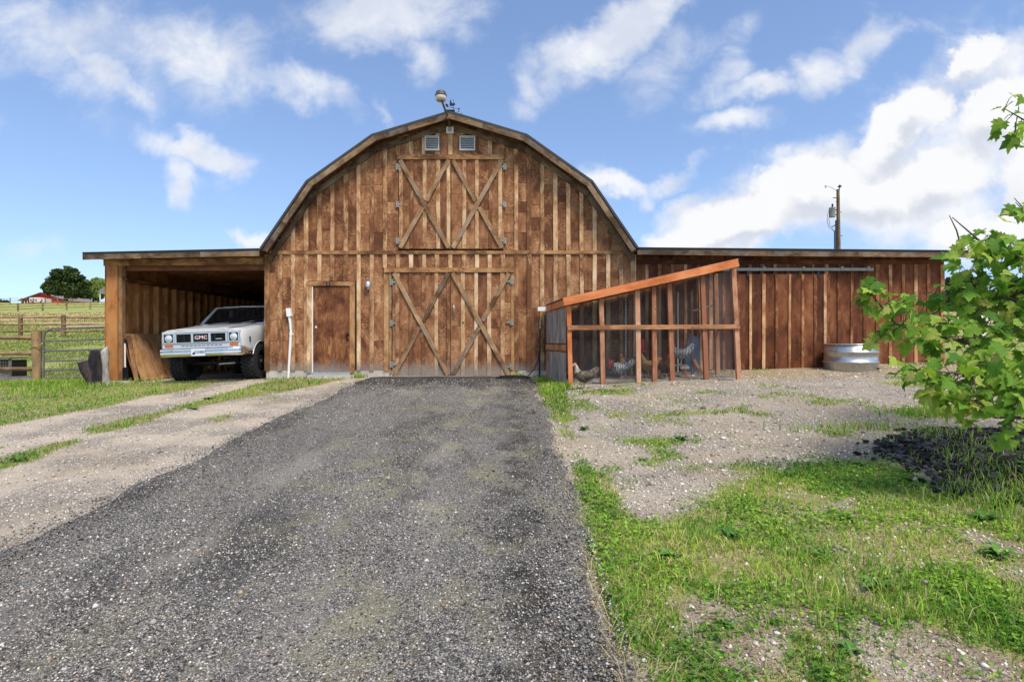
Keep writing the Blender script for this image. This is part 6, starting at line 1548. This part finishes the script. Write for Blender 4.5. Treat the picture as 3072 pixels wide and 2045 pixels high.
tree('edge_tree', 'small dark tree at the left edge of the skyline', -139.0, 150.0, 5.0, [(0, 0, 2.8, 2.0, 1.6, 1.0), (1.0, 0, 1.6, 1.6, 1.4, .9), (-1.5, 0, 3.8, 1.4, 1.4, .8)], 1500, .5, [(.035, .06, .016), (.055, .085, .02)], .25, 8)
tree('dark_tree', 'dark rounded tree beyond the wing corner', 64.5, 82.0, 6.4, [(0, 0, 3.2, 2.6, 2.2, 1.9), (1.8, 0, 3.0, 1.8, 1.6, 1.5), (-1.4, 0, 2.4, 1.6, 1.6, 1.2), (.5, 0, 4.6, 1.4, 1.3, .9)], 3200, .38, [(.022, .036, .016), (.034, .052, .02), (.05, .068, .026)], .3, 11)
tree('far_conifer', 'second dark tree partly hidden by the maple leaves', 71.0, 80.0, 5.6, [(0, 0, 2.8, 2.2, 2.0, 1.7), (1.6, 0, 3.4, 1.6, 1.6, 1.2), (-1.0, 0, 4.0, 1.3, 1.2, 1.0)], 2200, .38, [(.026, .045, .018), (.04, .062, .022)], .3, 12)
# low far line of trees on the horizon
leafp = []
for k, (x, w, h) in enumerate(((-196, 16, 2.0), (-172, 14, 2.6), (-152, 12, 1.6))):
    tree('hedgerow_tree', ('low dark clump of trees on the skyline, farthest to the left', 'low dark clump of trees on the skyline, the taller middle one', 'low dark clump of trees on the skyline next to the red barn')[k], x, 185.0, h * 1.2, [(-w * .3, 0, h * .4, w * .3, 3, h * .55), (w * .25, 0, h * .45, w * .35, 3, h * .6)], 900, .9, [(.03, .045, .02), (.05, .07, .03)], .3, 20 + k, group='far skyline trees')

# ================================================================== THE MAPLE
def leaf_mesh(seed):
    """palmate leaf: five pointed, toothed lobes, drooping a little, stalk at the origin, blade along +y, 1 unit wide"""
    r = random.Random(seed)
    half = [(0.03, -.02), (.16, -.10), (.34, -.05), (.27, .05), (.50, .10), (.43, .20), (.52, .36), (.36, .34), (.24, .38), (.30, .56), (.20, .60), (.13, .70), (0, .92)]
    out = [(x * r.uniform(.9, 1.1), y * r.uniform(.95, 1.05)) for x, y in half[:-1]] + [half[-1]]
    ring = out + [(-x * r.uniform(.92, 1.08), y) for x, y in out[-2::-1]]
    droop = r.uniform(.1, .75); fold = r.uniform(.0, .35); tw = r.uniform(-.25, .25); wv = r.uniform(0, 6.28)
    def z(x, y): return -droop * (x * x * .9 + max(0, y - .25) ** 2 * .8) + fold * abs(x) + tw * x * y + .03 * math.sin(9 * x + 7 * y + wv)
    vs = [(0, .22, z(0, .22) - .02)] + [(x, y, z(x, y)) for x, y in ring]; n = len(ring)
    fs = [(0, 1 + k, 1 + (k + 1) % n) for k in range(n)]
    vs += [(-.008, 0, 0), (.008, 0, 0), (.0, -.45, .02)]; fs.append((n + 1, n + 2, n + 3))
    return vs, fs
def build_maple():
    bx, by = 5.95, 5.5; bz = gz(bx, by)
    T = thing('maple_tree', 'young green maple reaching in over the black rocks', 'tree', (bx, by, bz))
    def vp(px, py, y): X, Z = at(px * 1.3045, py * 1.3045, y); return Vector((X, y, Z))       # a point of the photograph at depth y
    trunk = [(bx, by, bz - .2), (bx - .05, by, bz + .9), (bx + .02, by + .05, bz + 1.9), (bx - .05, by, bz + 3.2), (bx + .05, by, bz + 4.4)]
    mb = MB(); mb.tube(trunk, [.095, .08, .065, .04, .012], 12); mb.build('trunk', 'bark', T)
    tk = [Vector(p) for p in trunk]
    limbs = [  # (height index on trunk, via, tip, radius)
        (Vector((bx - .04, by, bz + .75)), [vp(2420, 860, 5.2), vp(2290, 800, 5.0), vp(2150, 770, 4.85), vp(2060, 745, 4.75), vp(1995, 665, 4.7)], .034),
        (Vector((bx - .04, by, bz + 1.0)), [vp(2430, 740, 5.3), vp(2330, 690, 5.25), vp(2240, 660, 5.2), vp(2150, 675, 5.2)], .030),
        (Vector((bx, by, bz + 1.3)), [vp(2430, 640, 5.1), vp(2340, 590, 5.0), vp(2260, 560, 4.9), vp(2190, 500, 4.9)], .028),
        (Vector((bx - .02, by, bz + .5)), [vp(2430, 930, 4.7), vp(2330, 890, 4.5), vp(2220, 860, 4.4), vp(2110, 850, 4.35)], .032),
        (Vector((bx - .02, by, bz + .35)), [vp(2440, 1010, 4.5), vp(2360, 960, 4.3), vp(2290, 960, 4.2), vp(2230, 900, 4.2)], .026),
        (Vector((bx, by, bz + 2.4)), [vp(2450, 330, 5.2), vp(2370, 285, 5.1), vp(2310, 250, 5.0)], .022),
        (Vector((bx, by, bz + 1.9)), [vp(2440, 520, 5.3), vp(2370, 500, 5.2), vp(2335, 465, 5.2)], .020),
        (Vector((bx, by, bz + .85)), [vp(2440, 820, 5.6), vp(2330, 770, 5.7), vp(2230, 740, 5.8)], .026)]
    anchors = []
    for (root, pts, r) in limbs:
        path = [root] + pts; mb = MB(); m = len(path); mb.tube(path, [r * (1 - .88 * k / (m - 1)) for k in range(m)], 7); mb.build('branch', 'twig', T)
        for k in range(1, m):
            for q in np.linspace(0, 1, 7)[:-1]:
                if k == 1 and q < .55: continue
                anchors.append(path[k - 1].lerp(path[k], float(q)))
        anchors.append(path[-1])
    # foliage masses (view of the photograph, depth, radii in metres): each leaf then hangs from the nearest branch
    blobs = [(1995, 655, 4.7, .09), (2035, 690, 4.7, .15), (2085, 715, 4.72, .13), (2050, 765, 4.75, .14), (2010, 672, 4.7, .10), (2120, 770, 4.8, .16), (2160, 745, 4.9, .18), (2150, 690, 5.2, .16), (2200, 690, 5.2, .18),
             (2250, 660, 5.2, .22), (2230, 600, 5.0, .17), (2290, 590, 5.0, .24), (2340, 640, 5.1, .26), (2200, 780, 4.9, .24), (2270, 760, 4.95, .26), (2340, 740, 5.0, .28), (2110, 850, 4.4, .16), (2160, 850, 4.4, .18), (2220, 870, 4.4, .22),
             (2280, 840, 4.5, .24), (2340, 850, 4.5, .26), (2130, 880, 4.4, .10), (2190, 905, 4.4, .12), (2250, 935, 4.25, .14), (2310, 920, 4.3, .18), (2345, 960, 4.25, .16), (2325, 1000, 4.2, .10), (2280, 540, 4.95, .12), (2230, 560, 4.9, .10), (2340, 570, 5.0, .18),
             (2320, 245, 5.0, .12), (2345, 290, 5.05, .14), (2350, 320, 5.1, .10), (2350, 480, 5.2, .07), (2170, 680, 5.15, .05), (2330, 800, 4.8, .26), (2300, 700, 5.1, .26), (2350, 690, 5.1, .24), (2290, 880, 4.45, .22), (2345, 900, 4.4, .24), (2400, 800, 5.0, .35), (2420, 650, 5.2, .35), (2420, 920, 4.6, .30)]
    w = np.array([b[3] ** 2 for b in blobs]); w /= w.sum(); r = random.Random(21)
    items = []
    for k in range(840):
        b = blobs[np.random.default_rng(1000 + k).choice(len(blobs), p=w)] if k >= len(blobs) * 3 else blobs[k % len(blobs)]
        c = vp(*b[:3]); d = Vector((r.gauss(0, 1), r.gauss(0, 1.1), r.gauss(0, 1))); d = d.normalized() * (r.random() ** .45) * b[3]
        items.append((c + Vector((d.x, d.y * 1.6, d.z)), b[3]))
    # the rest of the crown, out of the picture to the right
    for k in range(900):
        a = r.uniform(0, 6.28); z = r.uniform(.7, 4.4); R_ = 1.45 * math.sin(min(1, z / 2.2) * 1.5) * (1.15 - z * .17); q = math.sqrt(r.random()) * R_
        p = Vector((bx + q * math.cos(a), by + q * math.sin(a), bz + z))
        if p.x / p.y > .93: items.append((p, 1))
    variants = []
    for k in range(8):
        vs, fs = leaf_mesh(k); me = bpy.data.meshes.new('leaf'); me.from_pydata(vs, [], fs); me.materials.append(MATS['maple_leaf'])
        me.polygons.foreach_set('use_smooth', [True] * len(fs)); me.update(); variants.append((me, vs, fs))
    vis = [it for it in items if it[0].x / it[0].y < .92]; rest = [it for it in items if it[0].x / it[0].y >= .92]
    vis.sort(key=lambda it: it[0].y); own, more = vis[:295], vis[295:] + rest
    A = np.array([tuple(a) for a in anchors]); stalk = MB()
    def pose(p, k):
        size = r.uniform(.075, .165); yaw = r.uniform(0, 6.283)
        out = Vector((p.x - bx, p.y - by, 0)); out = out.normalized() if out.length > .01 else Vector((1, 0, 0))
        # blades lie roughly level, tipped outward and down towards the light
        d = (out * r.uniform(.1, 1.0) + Vector((r.gauss(0, .55), r.gauss(0, .55), r.uniform(-1.1, .05)))).normalized()
        n = (Vector((0, -.45, 1.0)) + Vector((r.gauss(0, .65), r.gauss(0, .65), 0))).normalized(); n = (n - d * n.dot(d)).normalized(); x = d.cross(n)
        return Matrix((x, d, n)).transposed(), size
    for k, (p, _) in enumerate(own):
        M, s = pose(p, k); o = link_obj('leaf', r.choice(variants)[0], p, T, M.to_euler()); o.scale = (s, s, s)
    V = []; Fl = []; kk = 0
    for k, (p, _) in enumerate(more):
        M, s = pose(p, k); me, vs, fs = r.choice(variants)
        for v in vs: V.append(tuple(M @ (Vector(v) * s) + p))
        for f in fs: Fl += [i + kk for i in f]
        kk += len(vs)
    npmesh('foliage', np.array(V), np.array(Fl), np.full(len(Fl) // 3, 3), 'maple_leaf', parent=T, smooth=True, kind='stuff')
    # twigs from the branches out to the leaves
    for k, (p, _) in enumerate(vis):
        if k % 2: continue
        a = anchors[int(((A - np.array(p)) ** 2).sum(1).argmin())]
        if (a - p).length > .5: continue
        stalk.tube([a, a.lerp(p, .55) + Vector((0, 0, .02)), p], [.0042, .003, .0018], 4, caps=False)
    stalk.tube([vp(2212, 575, 4.9), vp(2200, 530, 4.9), vp(2183, 495, 4.9)], [.008, .006, .003], 5); stalk.tube([vp(2355, 480, 5.2), vp(2332, 455, 5.2)], [.006, .003], 5)
    stalk.build('twigs', 'twig', T, kind='stuff')
build_maple()
